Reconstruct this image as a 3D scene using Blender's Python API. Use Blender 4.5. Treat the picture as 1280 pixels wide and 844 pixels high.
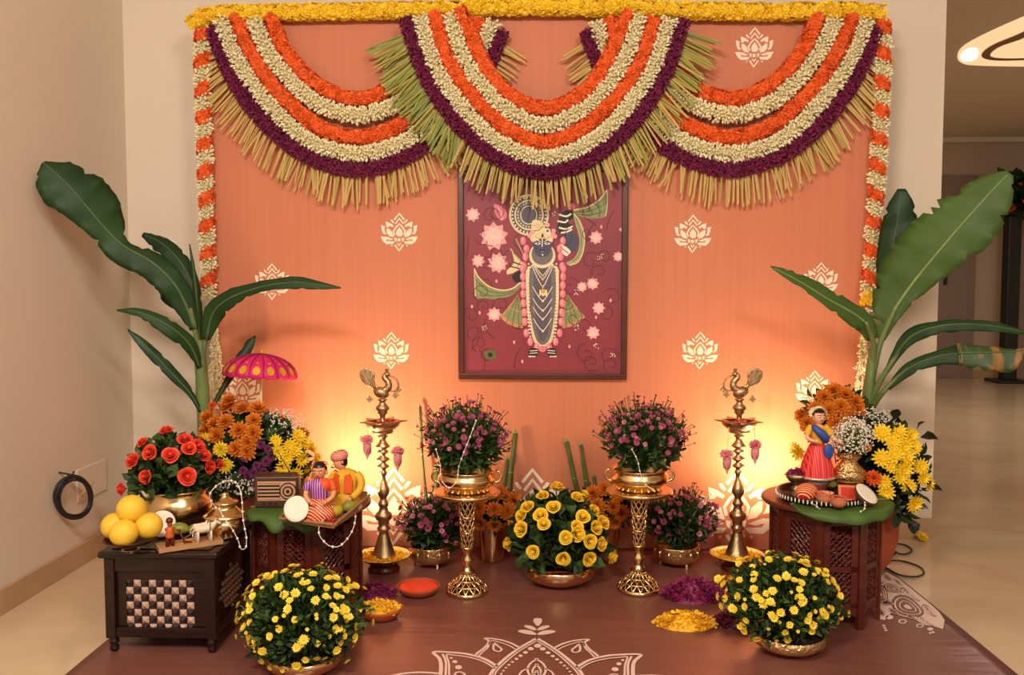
import bpy, math, random
import numpy as np
from mathutils import Vector, Matrix, Quaternion
random.seed(7); rng = np.random.default_rng(7)
PI = math.pi
for o in list(bpy.data.objects): bpy.data.objects.remove(o)
scene = bpy.context.scene; COL = scene.collection

# ------------------------------------------------------------ camera, world, lights, exposure
FPX = 1100.0; CAMH = 0.957; PITCH = math.radians(3.48); YAW = math.radians(1.72)
cam_data = bpy.data.cameras.new('camera'); cam = bpy.data.objects.new('camera', cam_data); COL.objects.link(cam)
cam.location = (0, 0, CAMH); cam.rotation_euler = (PI/2-PITCH, 0, YAW)
cam_data.sensor_width = 36; cam_data.lens = 36*FPX/1280; cam_data.clip_start = 0.05
scene.camera = cam
scene.view_settings.view_transform = 'Standard'; scene.view_settings.look = 'None'
scene.view_settings.exposure = 0.0; scene.view_settings.gamma = 1; scene.view_settings.use_curve_mapping = False
world = bpy.data.worlds.new('room_ambient'); scene.world = world; world.use_nodes = True
world.node_tree.nodes['Background'].inputs[0].default_value = (1.0, 0.86, 0.72, 1)
world.node_tree.nodes['Background'].inputs[1].default_value = 0.52
def area_light(name, loc, size, power, color=(1, 0.90, 0.78), target=None, spread=PI):
    d = bpy.data.lights.new(name, 'AREA'); d.energy = power; d.color = color; d.shape = 'RECTANGLE'
    d.size, d.size_y = size; d.spread = spread
    o = bpy.data.objects.new(name, d); COL.objects.link(o); o.location = loc
    if target is not None:
        o.rotation_euler = (Vector(target)-Vector(loc)).to_track_quat('-Z', 'Y').to_euler()
    return o
CEIL = 2.42
area_light('ceiling_panel_light', (-0.55, 0.0, CEIL-0.03), (0.6, 0.5), 96, target=(-0.2, 2.2, 0.3))
area_light('ceiling_panel_light', (1.0, -0.5, CEIL-0.03), (0.6, 0.5), 66, target=(0.5, 2.0, 0.3))
area_light('hall_ceiling_light', (3.6, 5.9, CEIL-0.03), (0.8, 0.8), 30, target=(3.6, 5.9, 0))

ROT = Matrix.Rotation(YAW, 3, 'Z') @ Matrix.Rotation(PI/2-PITCH, 3, 'X')
CAMV = Vector((0, 0, CAMH))
def ray(px, py): return ROT @ Vector(((px-640)/FPX, -(py-422)/FPX, -1))
def U(px, py, Y):
    d = ray(px, py); return CAMV + d*(Y/d.y)
def G(px, py, z=0.0):
    d = ray(px, py); return CAMV + d*((z-CAMH)/d.z)
def UX(px, py, X):
    d = ray(px, py); return CAMV + d*(X/d.x)
def S(Y): return Y/FPX            # metres per pixel at depth Y

# ------------------------------------------------------------ materials
MATS = {}
def mat(name, col, rough=0.5, metal=0.0, var=0.0, vscale=20.0, bump=0.0, bscale=60.0, sss=0.0, trans=0.0, spec=0.5, emit=None, stretch=(1, 1, 1), col2=None, coat=0.0):
    if name in MATS: return MATS[name]
    m = bpy.data.materials.new(name); m.use_nodes = True; nt = m.node_tree; N = nt.nodes; L = nt.links
    b = N['Principled BSDF']
    b.inputs['Base Color'].default_value = (*col, 1); b.inputs['Roughness'].default_value = rough
    b.inputs['Metallic'].default_value = metal; b.inputs['Specular IOR Level'].default_value = spec
    b.inputs['Coat Weight'].default_value = coat
    if sss: b.inputs['Subsurface Weight'].default_value = sss; b.inputs['Subsurface Radius'].default_value = (0.02, 0.01, 0.005); b.inputs['Subsurface Scale'].default_value = 0.3
    if trans: b.inputs['Transmission Weight'].default_value = trans
    if emit: b.inputs['Emission Color'].default_value = (*emit[:3], 1); b.inputs['Emission Strength'].default_value = emit[3]
    if var or bump or col2:
        tc = N.new('ShaderNodeTexCoord'); mp = N.new('ShaderNodeMapping'); mp.inputs['Scale'].default_value = stretch
        L.new(tc.outputs['Object'], mp.inputs['Vector'])
    if var or col2:
        nz = N.new('ShaderNodeTexNoise'); nz.inputs['Scale'].default_value = vscale; nz.inputs['Detail'].default_value = 4
        L.new(mp.outputs[0], nz.inputs['Vector'])
        cr = N.new('ShaderNodeValToRGB'); e = cr.color_ramp.elements
        c2 = col2 or tuple(min(1, c*(1+var)) for c in col); c1 = col if col2 else tuple(c*(1-var) for c in col)
        e[0].position = 0.32; e[0].color = (*c1, 1); e[1].position = 0.68; e[1].color = (*c2, 1)
        L.new(nz.outputs[0], cr.inputs[0]); L.new(cr.outputs[0], b.inputs['Base Color'])
    if bump:
        nb = N.new('ShaderNodeTexNoise'); nb.inputs['Scale'].default_value = bscale; nb.inputs['Detail'].default_value = 5
        L.new(mp.outputs[0], nb.inputs['Vector'])
        bp = N.new('ShaderNodeBump'); bp.inputs['Strength'].default_value = bump; bp.inputs['Distance'].default_value = 0.01
        L.new(nb.outputs[0], bp.inputs['Height']); L.new(bp.outputs[0], b.inputs['Normal'])
    MATS[name] = m; return m
def srgb(r, g, b):
    f = lambda c: (c/255/12.92 if c/255 <= 0.04045 else ((c/255+0.055)/1.055)**2.4)
    return (f(r), f(g), f(b))

# ------------------------------------------------------------ mesh builder
class M:
    def __init__(s): s.V = []; s.F = []; s.n = 0
    def add(s, V, F, mi=0, smooth=False, T=None):
        V = np.asarray(V, float).reshape(-1, 3)
        if T is not None:
            T = np.array(T); V = V @ T[:3, :3].T + T[:3, 3]
        by = {}
        for f in F: by.setdefault(len(f), []).append(f)
        for k, fs in by.items(): s.F.append((np.array(fs, int)+s.n, mi, smooth))
        s.V.append(V); s.n += len(V); return s
    def scatter(s, base, P, R, mi=None, smooth=False):
        """base=(V,[(faces,mi)]) copied to positions P (N,3) with matrices R (N,3,3)"""
        V, groups = base; V = np.asarray(V, float); N = len(P)
        if N == 0: return s
        W = np.einsum('nij,vj->nvi', R, V)+np.asarray(P)[:, None, :]
        off = (np.arange(N)*len(V))[:, None, None]
        for fs, gm in groups:
            fs = np.array(fs, int)
            s.F.append(((fs[None]+off).reshape(-1, fs.shape[1])+s.n, gm if mi is None else mi, smooth))
        s.V.append(W.reshape(-1, 3)); s.n += N*len(V); return s
    def mesh(s, name, mats, org=None):
        V = np.concatenate(s.V) if s.V else np.zeros((0, 3))
        if org is not None: V = V-np.array(org)
        me = bpy.data.meshes.new(name); me.vertices.add(len(V)); me.vertices.foreach_set('co', V.ravel())
        li = np.concatenate([f.ravel() for f, _, _ in s.F]); lt = np.concatenate([np.full(len(f), f.shape[1]) for f, _, _ in s.F])
        ls = np.concatenate([[0], np.cumsum(lt)[:-1]])
        me.loops.add(len(li)); me.loops.foreach_set('vertex_index', li.astype(np.int32))
        me.polygons.add(len(lt)); me.polygons.foreach_set('loop_start', ls.astype(np.int32))
        me.polygons.foreach_set('material_index', np.concatenate([np.full(len(f), m) for f, m, _ in s.F]).astype(np.int32))
        me.polygons.foreach_set('use_smooth', np.concatenate([np.full(len(f), sm) for f, _, sm in s.F]).astype(bool))
        for m in (mats if isinstance(mats, (list, tuple)) else [mats]): me.materials.append(m)
        me.update(calc_edges=True); me.validate(); return me
    def build(s, name, mats, parent=None, world=False, bevel=0, subsurf=0, loc=None, rz=0):
        org = parent_loc(parent) if (world and parent is not None) else None
        o = bpy.data.objects.new(name, s.mesh(name, mats, org)); COL.objects.link(o)
        if parent is not None: o.parent = parent
        if loc is not None: o.location = loc
        o.rotation_euler.z = rz
        if bevel:
            b = o.modifiers.new('bevel', 'BEVEL'); b.width = bevel; b.segments = 2; b.limit_method = 'ANGLE'
        if subsurf:
            b = o.modifiers.new('sub', 'SUBSURF'); b.levels = subsurf; b.render_levels = subsurf
        return o
def parent_loc(p):
    v = Vector((0, 0, 0))
    while p is not None: v += p.location; p = p.parent
    return v
def tag(o, label=None, cat=None, group=None, kind=None):
    if label: o['label'] = label
    if cat: o['category'] = cat
    if group: o['group'] = group
    if kind: o['kind'] = kind
    return o
def thing(name, loc, label, cat, group=None, rz=0):
    o = bpy.data.objects.new(name, None); COL.objects.link(o); o.location = loc; o.rotation_euler.z = rz; o.empty_display_size = 0.05
    return tag(o, label, cat, group)
def struct(o, label=None): o['kind'] = 'structure'; return tag(o, label)
def inst(me, name, parent, loc, quat=None, scale=1.0):
    o = bpy.data.objects.new(name, me); COL.objects.link(o); o.parent = parent; o.location = loc
    if quat is not None: o.rotation_mode = 'QUATERNION'; o.rotation_quaternion = quat
    o.scale = (scale,)*3 if not hasattr(scale, '__len__') else scale
    return o
def zquat(n, spin=0.0):
    return Vector(n).to_track_quat('Z', 'Y') @ Quaternion((0, 0, 1), spin)

# primitive generators -> (V, F)
def g_box(c, s, rz=0.0):
    x, y, z = c; a, b, d = s[0]/2, s[1]/2, s[2]/2
    V = [(-a, -b, -d), (a, -b, -d), (a, b, -d), (-a, b, -d), (-a, -b, d), (a, -b, d), (a, b, d), (-a, b, d)]
    cs, sn = math.cos(rz), math.sin(rz)
    V = [(x+p*cs-q*sn, y+p*sn+q*cs, z+r) for p, q, r in V]
    return V, [(0, 3, 2, 1), (4, 5, 6, 7), (0, 1, 5, 4), (1, 2, 6, 5), (2, 3, 7, 6), (3, 0, 4, 7)]
def g_lathe(prof, n=32, c=(0, 0, 0)):
    V = []; F = []
    for r, z in prof:
        for k in range(n):
            a = 2*PI*k/n; V.append((c[0]+r*math.cos(a), c[1]+r*math.sin(a), c[2]+z))
    for i in range(len(prof)-1):
        for k in range(n):
            k2 = (k+1) % n; F.append((i*n+k, i*n+k2, (i+1)*n+k2, (i+1)*n+k))
    if prof[0][0] > 1e-6: F.append(tuple(range(n))[::-1])
    if prof[-1][0] > 1e-6: F.append(tuple(range((len(prof)-1)*n, len(prof)*n)))
    return V, F
def frames(pts):
    P = [Vector(p) for p in pts]; n = len(P); T = []
    for i in range(n):
        t = P[min(i+1, n-1)]-P[max(i-1, 0)]; T.append(t.normalized() if t.length > 1e-9 else Vector((0, 0, 1)))
    up = Vector((0, 0, 1)) if abs(T[0].z) < 0.9 else Vector((0, 1, 0))
    nn = T[0].cross(up).normalized(); out = []
    for t in T:
        nn = (nn-t*nn.dot(t)).normalized(); out.append((t, nn, t.cross(nn)))
    return P, out
def g_tube(pts, r, n=8, caps=True, closed=False):
    P, fr = frames(pts); V = []; F = []; m = len(P)
    for i in range(m):
        ri = r[i] if hasattr(r, '__len__') else r
        _, a, b = fr[i]
        for k in range(n):
            an = 2*PI*k/n; V.append(P[i]+a*(ri*math.cos(an))+b*(ri*math.sin(an)))
    for i in range(m-1 if not closed else m):
        j = (i+1) % m
        for k in range(n): F.append((i*n+k, i*n+(k+1) % n, j*n+(k+1) % n, j*n+k))
    if caps and not closed: F.append(tuple(range(n))[::-1]); F.append(tuple(range((m-1)*n, m*n)))
    return V, F
def g_sphere(c, r, nu=16, nv=10):
    if not hasattr(r, '__len__'): r = (r, r, r)
    V = [(c[0], c[1], c[2]-r[2])]; F = []
    for i in range(1, nv):
        a = -PI/2+PI*i/nv
        for k in range(nu):
            b = 2*PI*k/nu; V.append((c[0]+r[0]*math.cos(a)*math.cos(b), c[1]+r[1]*math.cos(a)*math.sin(b), c[2]+r[2]*math.sin(a)))
    V.append((c[0], c[1], c[2]+r[2])); t = len(V)-1
    for k in range(nu):
        F.append((0, 1+(k+1) % nu, 1+k)); F.append((t, t-nu+k, t-nu+(k+1) % nu))
        for i in range(nv-2): F.append((1+i*nu+k, 1+i*nu+(k+1) % nu, 1+(i+1)*nu+(k+1) % nu, 1+(i+1)*nu+k))
    return V, F
def g_prism(outline, mp, th):
    """outline of 2D points, mp maps (u,v,w)->3D, w from 0..th"""
    n = len(outline); V = [mp(u, v, 0) for u, v in outline]+[mp(u, v, th) for u, v in outline]
    F = [tuple(range(n))[::-1], tuple(range(n, 2*n))]+[(i, (i+1) % n, n+(i+1) % n, n+i) for i in range(n)]
    return V, F
def smooth_path(pts, n=8, closed=False):
    P = [np.array(p, float) for p in pts]; out = []; m = len(P)
    for i in range(m if closed else m-1):
        if closed: a, b, c, d = P[(i-1) % m], P[i], P[(i+1) % m], P[(i+2) % m]
        else:
            b, c = P[i], P[i+1]; a = P[i-1] if i > 0 else 2*b-c; d = P[i+2] if i+2 < m else 2*c-b
        for k in range(n):
            t = k/n; out.append(0.5*((2*b)+(-a+c)*t+(2*a-5*b+4*c-d)*t*t+(-a+3*b-3*c+d)*t**3))
    if not closed: out.append(P[-1])
    return out
def resample(pts, step):
    P = np.array([tuple(p) for p in pts]); d = np.r_[0, np.cumsum(np.linalg.norm(np.diff(P, axis=0), axis=1))]
    n = max(2, int(round(d[-1]/step))+1); t = np.linspace(0, d[-1], n)
    return np.stack([np.interp(t, d, P[:, k]) for k in range(P.shape[1])], 1)
def ribbon2d(pts, w, closed=False, taper=False):
    """flat stroke: list of quads in 2D; returns V2, F"""
    P = [np.array(p, float) for p in pts]; n = len(P); V = []; F = []
    for i in range(n):
        if closed: t = P[(i+1) % n]-P[i-1]
        else: t = P[min(i+1, n-1)]-P[max(i-1, 0)]
        l = np.linalg.norm(t); t = t/l if l > 1e-9 else np.array([1., 0]); nn = np.array([-t[1], t[0]])
        ww = w*(math.sin(PI*(i+0.5)/n)**0.6 if taper else 1)/2
        V += [P[i]+nn*ww, P[i]-nn*ww]
    for i in range(n if closed else n-1):
        j = (i+1) % n; F.append((2*i, 2*i+1, 2*j+1, 2*j))
    return V, F
def rand_rots(N, dirs, spin=None):
    """(N,3,3) with local Z along dirs and random spin"""
    d = np.asarray(dirs, float); d = d/np.linalg.norm(d, axis=1, keepdims=True)
    a = rng.normal(size=(N, 3)) if spin is None else np.tile(np.asarray(spin, float), (N, 1))
    x = a-d*np.sum(a*d, 1, keepdims=True); x /= np.linalg.norm(x, axis=1, keepdims=True)+1e-12
    return np.stack([x, np.cross(d, x), d], 2)

# ------------------------------------------------------------ shared palette
WHITEP = mat('wall_paint', srgb(226, 212, 192), 0.65, bump=0.03, bscale=220)
def brass(name='brass', c=(0.82, 0.58, 0.27), r=0.22, bump=0.0, bs=90): return mat(name, c, r, 1.0, bump=bump, bscale=bs, var=0.12, vscale=9)
BRASS = brass(); BRASS_OLD = brass('aged_brass', (0.50, 0.35, 0.19), 0.42, 0.25, 140); BRASS_HAM = brass('hammered_brass', (0.74, 0.50, 0.23), 0.25, 0.6, 130)
COPPERY = brass('coppery_brass', (0.78, 0.47, 0.23), 0.2)
DARKW = mat('dark_wood', srgb(34, 16, 11), 0.3, var=0.35, vscale=14, bump=0.12, bscale=40, stretch=(1, 1, 5))
REDW = mat('carved_sheesham', srgb(84, 28, 17), 0.33, var=0.3, vscale=14, bump=0.1, bscale=40, stretch=(1, 1, 5))
TERRA = mat('terracotta', srgb(176, 78, 40), 0.6, var=0.15, vscale=10, bump=0.05)
LEAFD = mat('dark_leaf', srgb(38, 58, 26), 0.5, var=0.4, vscale=30, spec=0.3)
LEAFM = mat('mid_leaf', srgb(62, 88, 38), 0.5, var=0.35, vscale=30, spec=0.3)
BAN = mat('banana_leaf', srgb(34, 62, 27), 0.5, var=0.25, vscale=6, bump=0.08, bscale=30, spec=0.25)
BANR = mat('banana_rib', srgb(130, 152, 82), 0.5, var=0.15)
ORANGE = mat('orange_petal', srgb(238, 100, 32), 0.6, var=0.22, vscale=60)
YELLOW = mat('yellow_petal', srgb(252, 206, 40), 0.6, var=0.1, vscale=60)
MARI = mat('amber_petal', srgb(246, 178, 36), 0.6, var=0.18, vscale=60)
CREAM = mat('jasmine_bud', srgb(246, 236, 194), 0.55, var=0.1, vscale=50)
JGREEN = mat('jasmine_calyx', srgb(190, 190, 130), 0.6)
PURP = mat('purple_petal', srgb(126, 26, 74), 0.6, var=0.3, vscale=70)
MAGENTA = mat('magenta_petal', srgb(136, 32, 84), 0.6, var=0.3, vscale=70)
PINKP = mat('pink_petal', srgb(196, 92, 122), 0.6, var=0.25, vscale=70)
WHITE = mat('white_print', srgb(246, 226, 204), 0.7)
PEARL = mat('pearl', srgb(240, 228, 208), 0.25, coat=0.5)
BLACK = mat('black_plastic', (0.015, 0.014, 0.013), 0.45)
# ============================================================ the room
def tagstuff_(o): o['kind'] = 'stuff'; return o
YB, YW, XL, XR = 3.14, 3.32, -1.56, 1.485     # backdrop face, back wall, left wall, free end of the back wall
def marble():
    m = bpy.data.materials.new('beige_marble'); m.use_nodes = True; N = m.node_tree.nodes; L = m.node_tree.links; b = N['Principled BSDF']
    tc = N.new('ShaderNodeTexCoord'); mp = N.new('ShaderNodeMapping'); mp.inputs['Scale'].default_value = (0.8, 1.3, 1); mp.inputs['Rotation'].default_value = (0, 0, 0.25)
    nz = N.new('ShaderNodeTexNoise'); nz.inputs['Scale'].default_value = 2.6; nz.inputs['Detail'].default_value = 8; nz.inputs['Distortion'].default_value = 1.2
    cr = N.new('ShaderNodeValToRGB'); e = cr.color_ramp.elements; e[0].position = 0.3; e[0].color = (*srgb(208, 180, 144), 1); e[1].position = 0.72; e[1].color = (*srgb(224, 198, 164), 1)
    L.new(tc.outputs['Object'], mp.inputs[0]); L.new(mp.outputs[0], nz.inputs[0]); L.new(nz.outputs[0], cr.inputs[0]); L.new(cr.outputs[0], b.inputs['Base Color'])
    b.inputs['Roughness'].default_value = 0.13; return m
MARBLE = marble()
SKIRT = mat('skirting_marble', srgb(190, 156, 116), 0.25, var=0.08, vscale=6)
def bx(name, m, lo, hi, parent=None, bevel=0, mi=0):
    lo, hi = Vector(lo), Vector(hi)
    return M().add(*g_box((lo+hi)/2, hi-lo)).build(name, m, parent, bevel=bevel)
struct(bx('floor', MARBLE, (XL-0.1, -2.5, -0.1), (8, 9.2, 0)))
struct(bx('ceiling', WHITEP, (XL-0.1, -2.5, CEIL), (8, 9.2, CEIL+0.1)))
struct(bx('wall_left', WHITEP, (XL-0.1, -2.5, 0), (XL, YW+0.1, CEIL)))
struct(bx('wall_back', WHITEP, (XL, YW, 0), (XR, YW+0.25, CEIL)))
HALLP = mat('hall_paint', srgb(196, 172, 150), 0.6)
struct(bx('wall_hall_side', HALLP, (XR-0.12, YW+0.25, 0), (XR-0.02, 9.1, CEIL)))
fw = struct(bx('wall_hall_end', HALLP, (XR-0.12, 9.1, 0), (8, 9.2, CEIL)))
struct(bx('wall_hall_right', HALLP, (7.9, 1.0, 0), (8, 9.1, CEIL)))
struct(bx('baseboard_left', SKIRT, (XL, -2.5, 0), (XL+0.012, YW-0.012, 0.075), bevel=0.002))
struct(bx('baseboard_back', SKIRT, (XL, YW-0.012, 0), (XR, YW, 0.075), bevel=0.002))
struct(bx('baseboard_hall_end', SKIRT, (XR-0.02, 9.085, 0), (8, 9.1, 0.08), bevel=0.002))
# tall flush doors and cornice at the end of the hall
DOORM = mat('hall_door', srgb(150, 124, 108), 0.5, var=0.06)
for k, (a, b) in enumerate(((4.05, 4.42), (4.75, 5.6))):
    d = struct(bx('door_%d' % (k+1), DOORM, (a, 9.06, 0.0), (b, 9.099, 2.05), bevel=0.004))
    bx('door_handle', BLACK, (a+0.05, 9.035, 0.95), (a+0.08, 9.06, 1.15), bevel=0.004).parent = d
struct(bx('trim_1', WHITEP, (XR-0.02, 9.0, CEIL-0.05), (4.85, 9.1, CEIL), bevel=0.004))
# recessed triangular cove light in the hall ceiling
GLOW = mat('cove_glow', (1, 0.8, 0.5), 0.5, emit=(1.0, 0.72, 0.40, 0.75)); GLOWB = mat('cove_lamp', (1, 0.85, 0.6), 0.5, emit=(1.0, 0.78, 0.5, 3.2))
COVEW = mat('cove_ring', srgb(150, 116, 84), 0.6)
def ceil_outline(pts): return [(p.x, p.y) for p in (G(px, py, CEIL) for px, py in [tuple(q) for q in smooth_path(pts, 6, True)])]
cove = thing('cove_light', (3.4, 5.6, CEIL), 'glowing triangular cove light recessed in the hall ceiling', 'ceiling light')
outer = [(1197, 69), (1206, 56), (1240, 38), (1290, 16), (1340, -6), (1362, 8), (1368, 50), (1360, 78), (1300, 82), (1225, 81), (1203, 78)]
ringo = [(1227, 67), (1240, 55), (1275, 40), (1310, 22), (1330, 20), (1340, 50), (1330, 70), (1280, 73), (1240, 73)]
inner = [(1238, 66), (1250, 56), (1280, 45), (1305, 30), (1320, 30), (1326, 50), (1318, 67), (1280, 69.5), (1250, 69.5)]
for nm, ol, m, z0, z1 in (('glowing_band', outer, GLOW, -0.006, 0.0), ('dropped_ring', ringo, COVEW, -0.012, -0.006), ('inner_panel', inner, GLOW, -0.016, -0.012)):
    M().add(*g_prism(ceil_outline(ol), lambda u, v, w: (u, v, CEIL+z0+w), z1-z0)).build(nm, m, cove, world=True)
M().add(*g_prism(ceil_outline([(1201, 69), (1209, 60), (1222, 60), (1220, 72), (1206, 75)]), lambda u, v, w: (u, v, CEIL-0.009+w), 0.003)).build('lamp_strip', GLOWB, cove, world=True)
# black flower pedestal far down the hall
p = G(1259, 478); ped = thing('flower_pedestal', p, 'tall black pedestal far down the hall', 'pedestal')
M().add(*g_box((0, 0, 0.015), (0.3, 0.3, 0.03))).build('base', BLACK, ped, bevel=0.006)
M().add(*g_box((0, 0, 0.82), (0.12, 0.12, 1.58))).build('post', BLACK, ped, bevel=0.006)
M().add(*g_box((0, 0, 1.63), (0.26, 0.26, 0.03))).build('top_plate', BLACK, ped, bevel=0.006)

# blank wall plate and cable coil on the left wall
def LW(px, py, off=0.0): return UX(px, py, XL+off)
a, b = LW(94, 600), LW(131, 600)
zt, zb = LW(131, 573).z, LW(131, 612).z
pl = bx('access_plate', mat('plate_white', srgb(226, 210, 188), 0.4), (XL+0.0005, a.y, zb), (XL+0.008, b.y, zt), bevel=0.003)
tag(pl, 'blank cream cover plate set low on the left wall', 'wall plate')
cc = LW(74, 622); coil = thing('cable_coil', (XL, cc.y, cc.z-0.07), 'black coiled cable hung on the left wall by the cover plate', 'cable')
pts = []
for k in range(6*28+1):
    t = 2*PI*k/28; w = k/28
    ry = 0.046+0.006*math.sin(w*2.3); rz = 0.068+0.006*math.cos(w*1.7)
    yy = (ry+0.012)*math.sin(t)+0.004*math.sin(w*4)-0.010*math.cos(t)
    pts.append((XL+0.008+0.48*(yy+0.075)+0.004*(w % 3), cc.y+yy*0.9, cc.z+rz*math.cos(t)-0.004*math.cos(w*3)))
M().add(*g_tube(pts, 0.0042, 6), smooth=True).build('coil', BLACK, coil, world=True)
M().add(*g_tube([(XL, cc.y+0.002, cc.z+0.082), (XL+0.045, cc.y+0.002, cc.z+0.074), (XL+0.05, cc.y+0.002, cc.z+0.086)], 0.003, 6)).build('hook', BLACK, coil, world=True)
M().add(*g_tube([(XL+0.055, cc.y+0.03, cc.z+0.0), (XL+0.065, cc.y+0.055, cc.z+0.012), (XL+0.07, cc.y+0.085, cc.z+0.033)], 0.004, 6)).build('tie', mat('tie_tan', srgb(196, 150, 90), 0.6), coil, world=True)

# ============================================================ backdrop and floor cloth
def silk(name, c1, c2, rough, stretch, bscale, bstr, spec=0.3):
    m = bpy.data.materials.new(name); m.use_nodes = True; N = m.node_tree.nodes; L = m.node_tree.links; b = N['Principled BSDF']
    tc = N.new('ShaderNodeTexCoord'); mp = N.new('ShaderNodeMapping'); mp.inputs['Scale'].default_value = stretch
    nz = N.new('ShaderNodeTexNoise'); nz.inputs['Scale'].default_value = 1.0; nz.inputs['Detail'].default_value = 6
    cr = N.new('ShaderNodeValToRGB'); e = cr.color_ramp.elements; e[0].position = 0.3; e[0].color = (*c1, 1); e[1].position = 0.7; e[1].color = (*c2, 1)
    L.new(tc.outputs['Object'], mp.inputs[0]); L.new(mp.outputs[0], nz.inputs[0]); L.new(nz.outputs[0], cr.inputs[0]); L.new(cr.outputs[0], b.inputs['Base Color'])
    n2 = N.new('ShaderNodeTexNoise'); n2.inputs['Scale'].default_value = bscale; n2.inputs['Detail'].default_value = 3
    m2 = N.new('ShaderNodeMapping'); m2.inputs['Scale'].default_value = (1, 5, 1) ; L.new(tc.outputs['Object'], m2.inputs[0]); L.new(m2.outputs[0], n2.inputs[0])
    bp = N.new('ShaderNodeBump'); bp.inputs['Strength'].default_value = bstr; bp.inputs['Distance'].default_value = 0.02; L.new(n2.outputs[0], bp.inputs['Height']); L.new(bp.outputs[0], b.inputs['Normal'])
    b.inputs['Roughness'].default_value = rough; b.inputs['Specular IOR Level'].default_value = spec; return m
PEACH = silk('peach_silk', srgb(198, 119, 88), srgb(204, 126, 94), 0.6, (60, 1, 1.2), 1.5, 0.02)
BX0, BX1 = U(266, 300, YB).x, U(1089, 300, YB).x; BZ = U(680, 16, YB).z
back = thing('backdrop_panel', ((BX0+BX1)/2, YB, 0), 'peach silk backdrop panel printed with white lotuses', 'backdrop')
bx('panel', PEACH, (BX0, YB, 0.0), (BX1, YB+0.02, BZ)).parent = back
back.children[0].location = (-back.location.x, -back.location.y, 0)
M().add(*g_box((0, 0.025, BZ-0.02), (BX1-BX0, 0.01, 0.03))).build('batten', DARKW, back)
# lotus motif, drawn in the units of one motif (width 1)
def lotus_mesh():
    m = M(); c = lambda x, y: ((x-535)/540, (462-y)/540)
    def poly(pts):
        m.add([(c(x, y)[0], 0, c(x, y)[1]) for x, y in pts], [tuple(range(len(pts)))])
    def stroke(pts, w):
        V, F = ribbon2d([c(x, y) for x, y in pts], w/540); m.add([(p[0], 0, p[1]) for p in V], F)
    fills = [[(268, 362), (322, 375), (322, 450), (348, 500), (300, 490), (280, 440)],
             [(338, 308), (400, 330), (455, 368), (440, 392), (400, 372), (378, 392), (345, 395)],
             [(350, 412), (372, 408), (428, 452), (458, 542), (392, 525), (352, 480)],
             [(410, 284), (432, 280), (464, 322), (450, 338), (420, 310)],
             [(262, 528), (350, 530), (452, 568), (400, 582), (336, 566), (352, 594), (470, 600), (442, 638), (345, 642), (296, 602)],
             [(462, 545), (500, 552), (492, 590), (508, 612), (470, 590)], [(412, 655), (440, 655), (425, 680)]]
    for f in fills: poly(f); poly([(1070-x, y) for x, y in f][::-1])
    for s, w in (([(466, 284), (538, 192), (610, 284)], 26), ([(480, 342), (538, 264), (598, 342)], 24),
                 ([(466, 512), (452, 450), (490, 390), (538, 344), (582, 390), (622, 450), (608, 512)], 24),
                 ([(470, 650), (530, 738), (592, 650)], 26), ([(508, 628), (532, 664), (556, 628)], 20)): stroke(s, w)
    poly([(538, 388), (580, 445), (588, 495), (568, 528), (510, 528), (488, 495), (496, 445)])
    poly([(532+26*math.cos(a), 578+26*math.sin(a)) for a in np.linspace(0, 2*PI, 12, endpoint=False)])
    return m.mesh('lotus_print', WHITE)
LM = lotus_mesh()
for px, py, w in ((943, 59, 46), (499, 290, 46), (866, 292, 45), (489, 438, 45), (875, 438, 45), (340, 352, 44), (1026, 350, 42), (303, 488, 48), (1018, 487, 46),
                  (920, 652, 96), (492, 652, 96), (665, 652, 96)):
    w = w*S(YB); pp = U(px, py, YB-0.0006); o = inst(LM, 'lotus_print', back, pp-back.location, None, w)
    if pp.z-w*0.55 < 0.004: o.location.z = 0.006+w*0.53
CLOTHM = silk('brown_satin', srgb(122, 74, 64), srgb(130, 80, 70), 0.30, (3, 3, 3), 1.6, 0.35, 0.5)
cloth = thing('floor_cloth', (0, 2.1, 0), 'brown satin floor cloth with white mandala print', 'cloth')
nx, ny = 60, 60; V = []; F = []
for j in range(ny+1):
    for i in range(nx+1):
        x = -1.155+2.33*i/nx; y = 0.75+(YB-0.75)*j/ny
        V.append((x, y, 0.0035+0.0008*math.sin(9*x+3*y)*math.sin(5*y-2*x)))
for j in range(ny):
    for i in range(nx): k = j*(nx+1)+i; F.append((k, k+1, k+nx+2, k+nx+1))
nb = len(V); 
ring = [i for i in range(nx+1)]+[j*(nx+1)+nx for j in range(1, ny+1)]+[ny*(nx+1)+i for i in range(nx-1, -1, -1)]+[j*(nx+1) for j in range(ny-1, 0, -1)]
for r in ring: V.append((V[r][0], V[r][1], 0.0005))
for q in range(len(ring)): q2 = (q+1) % len(ring); F.append((ring[q2], ring[q], nb+q, nb+q2))
M().add(V, F, smooth=True).build('cloth', CLOTHM, cloth, world=True)
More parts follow.
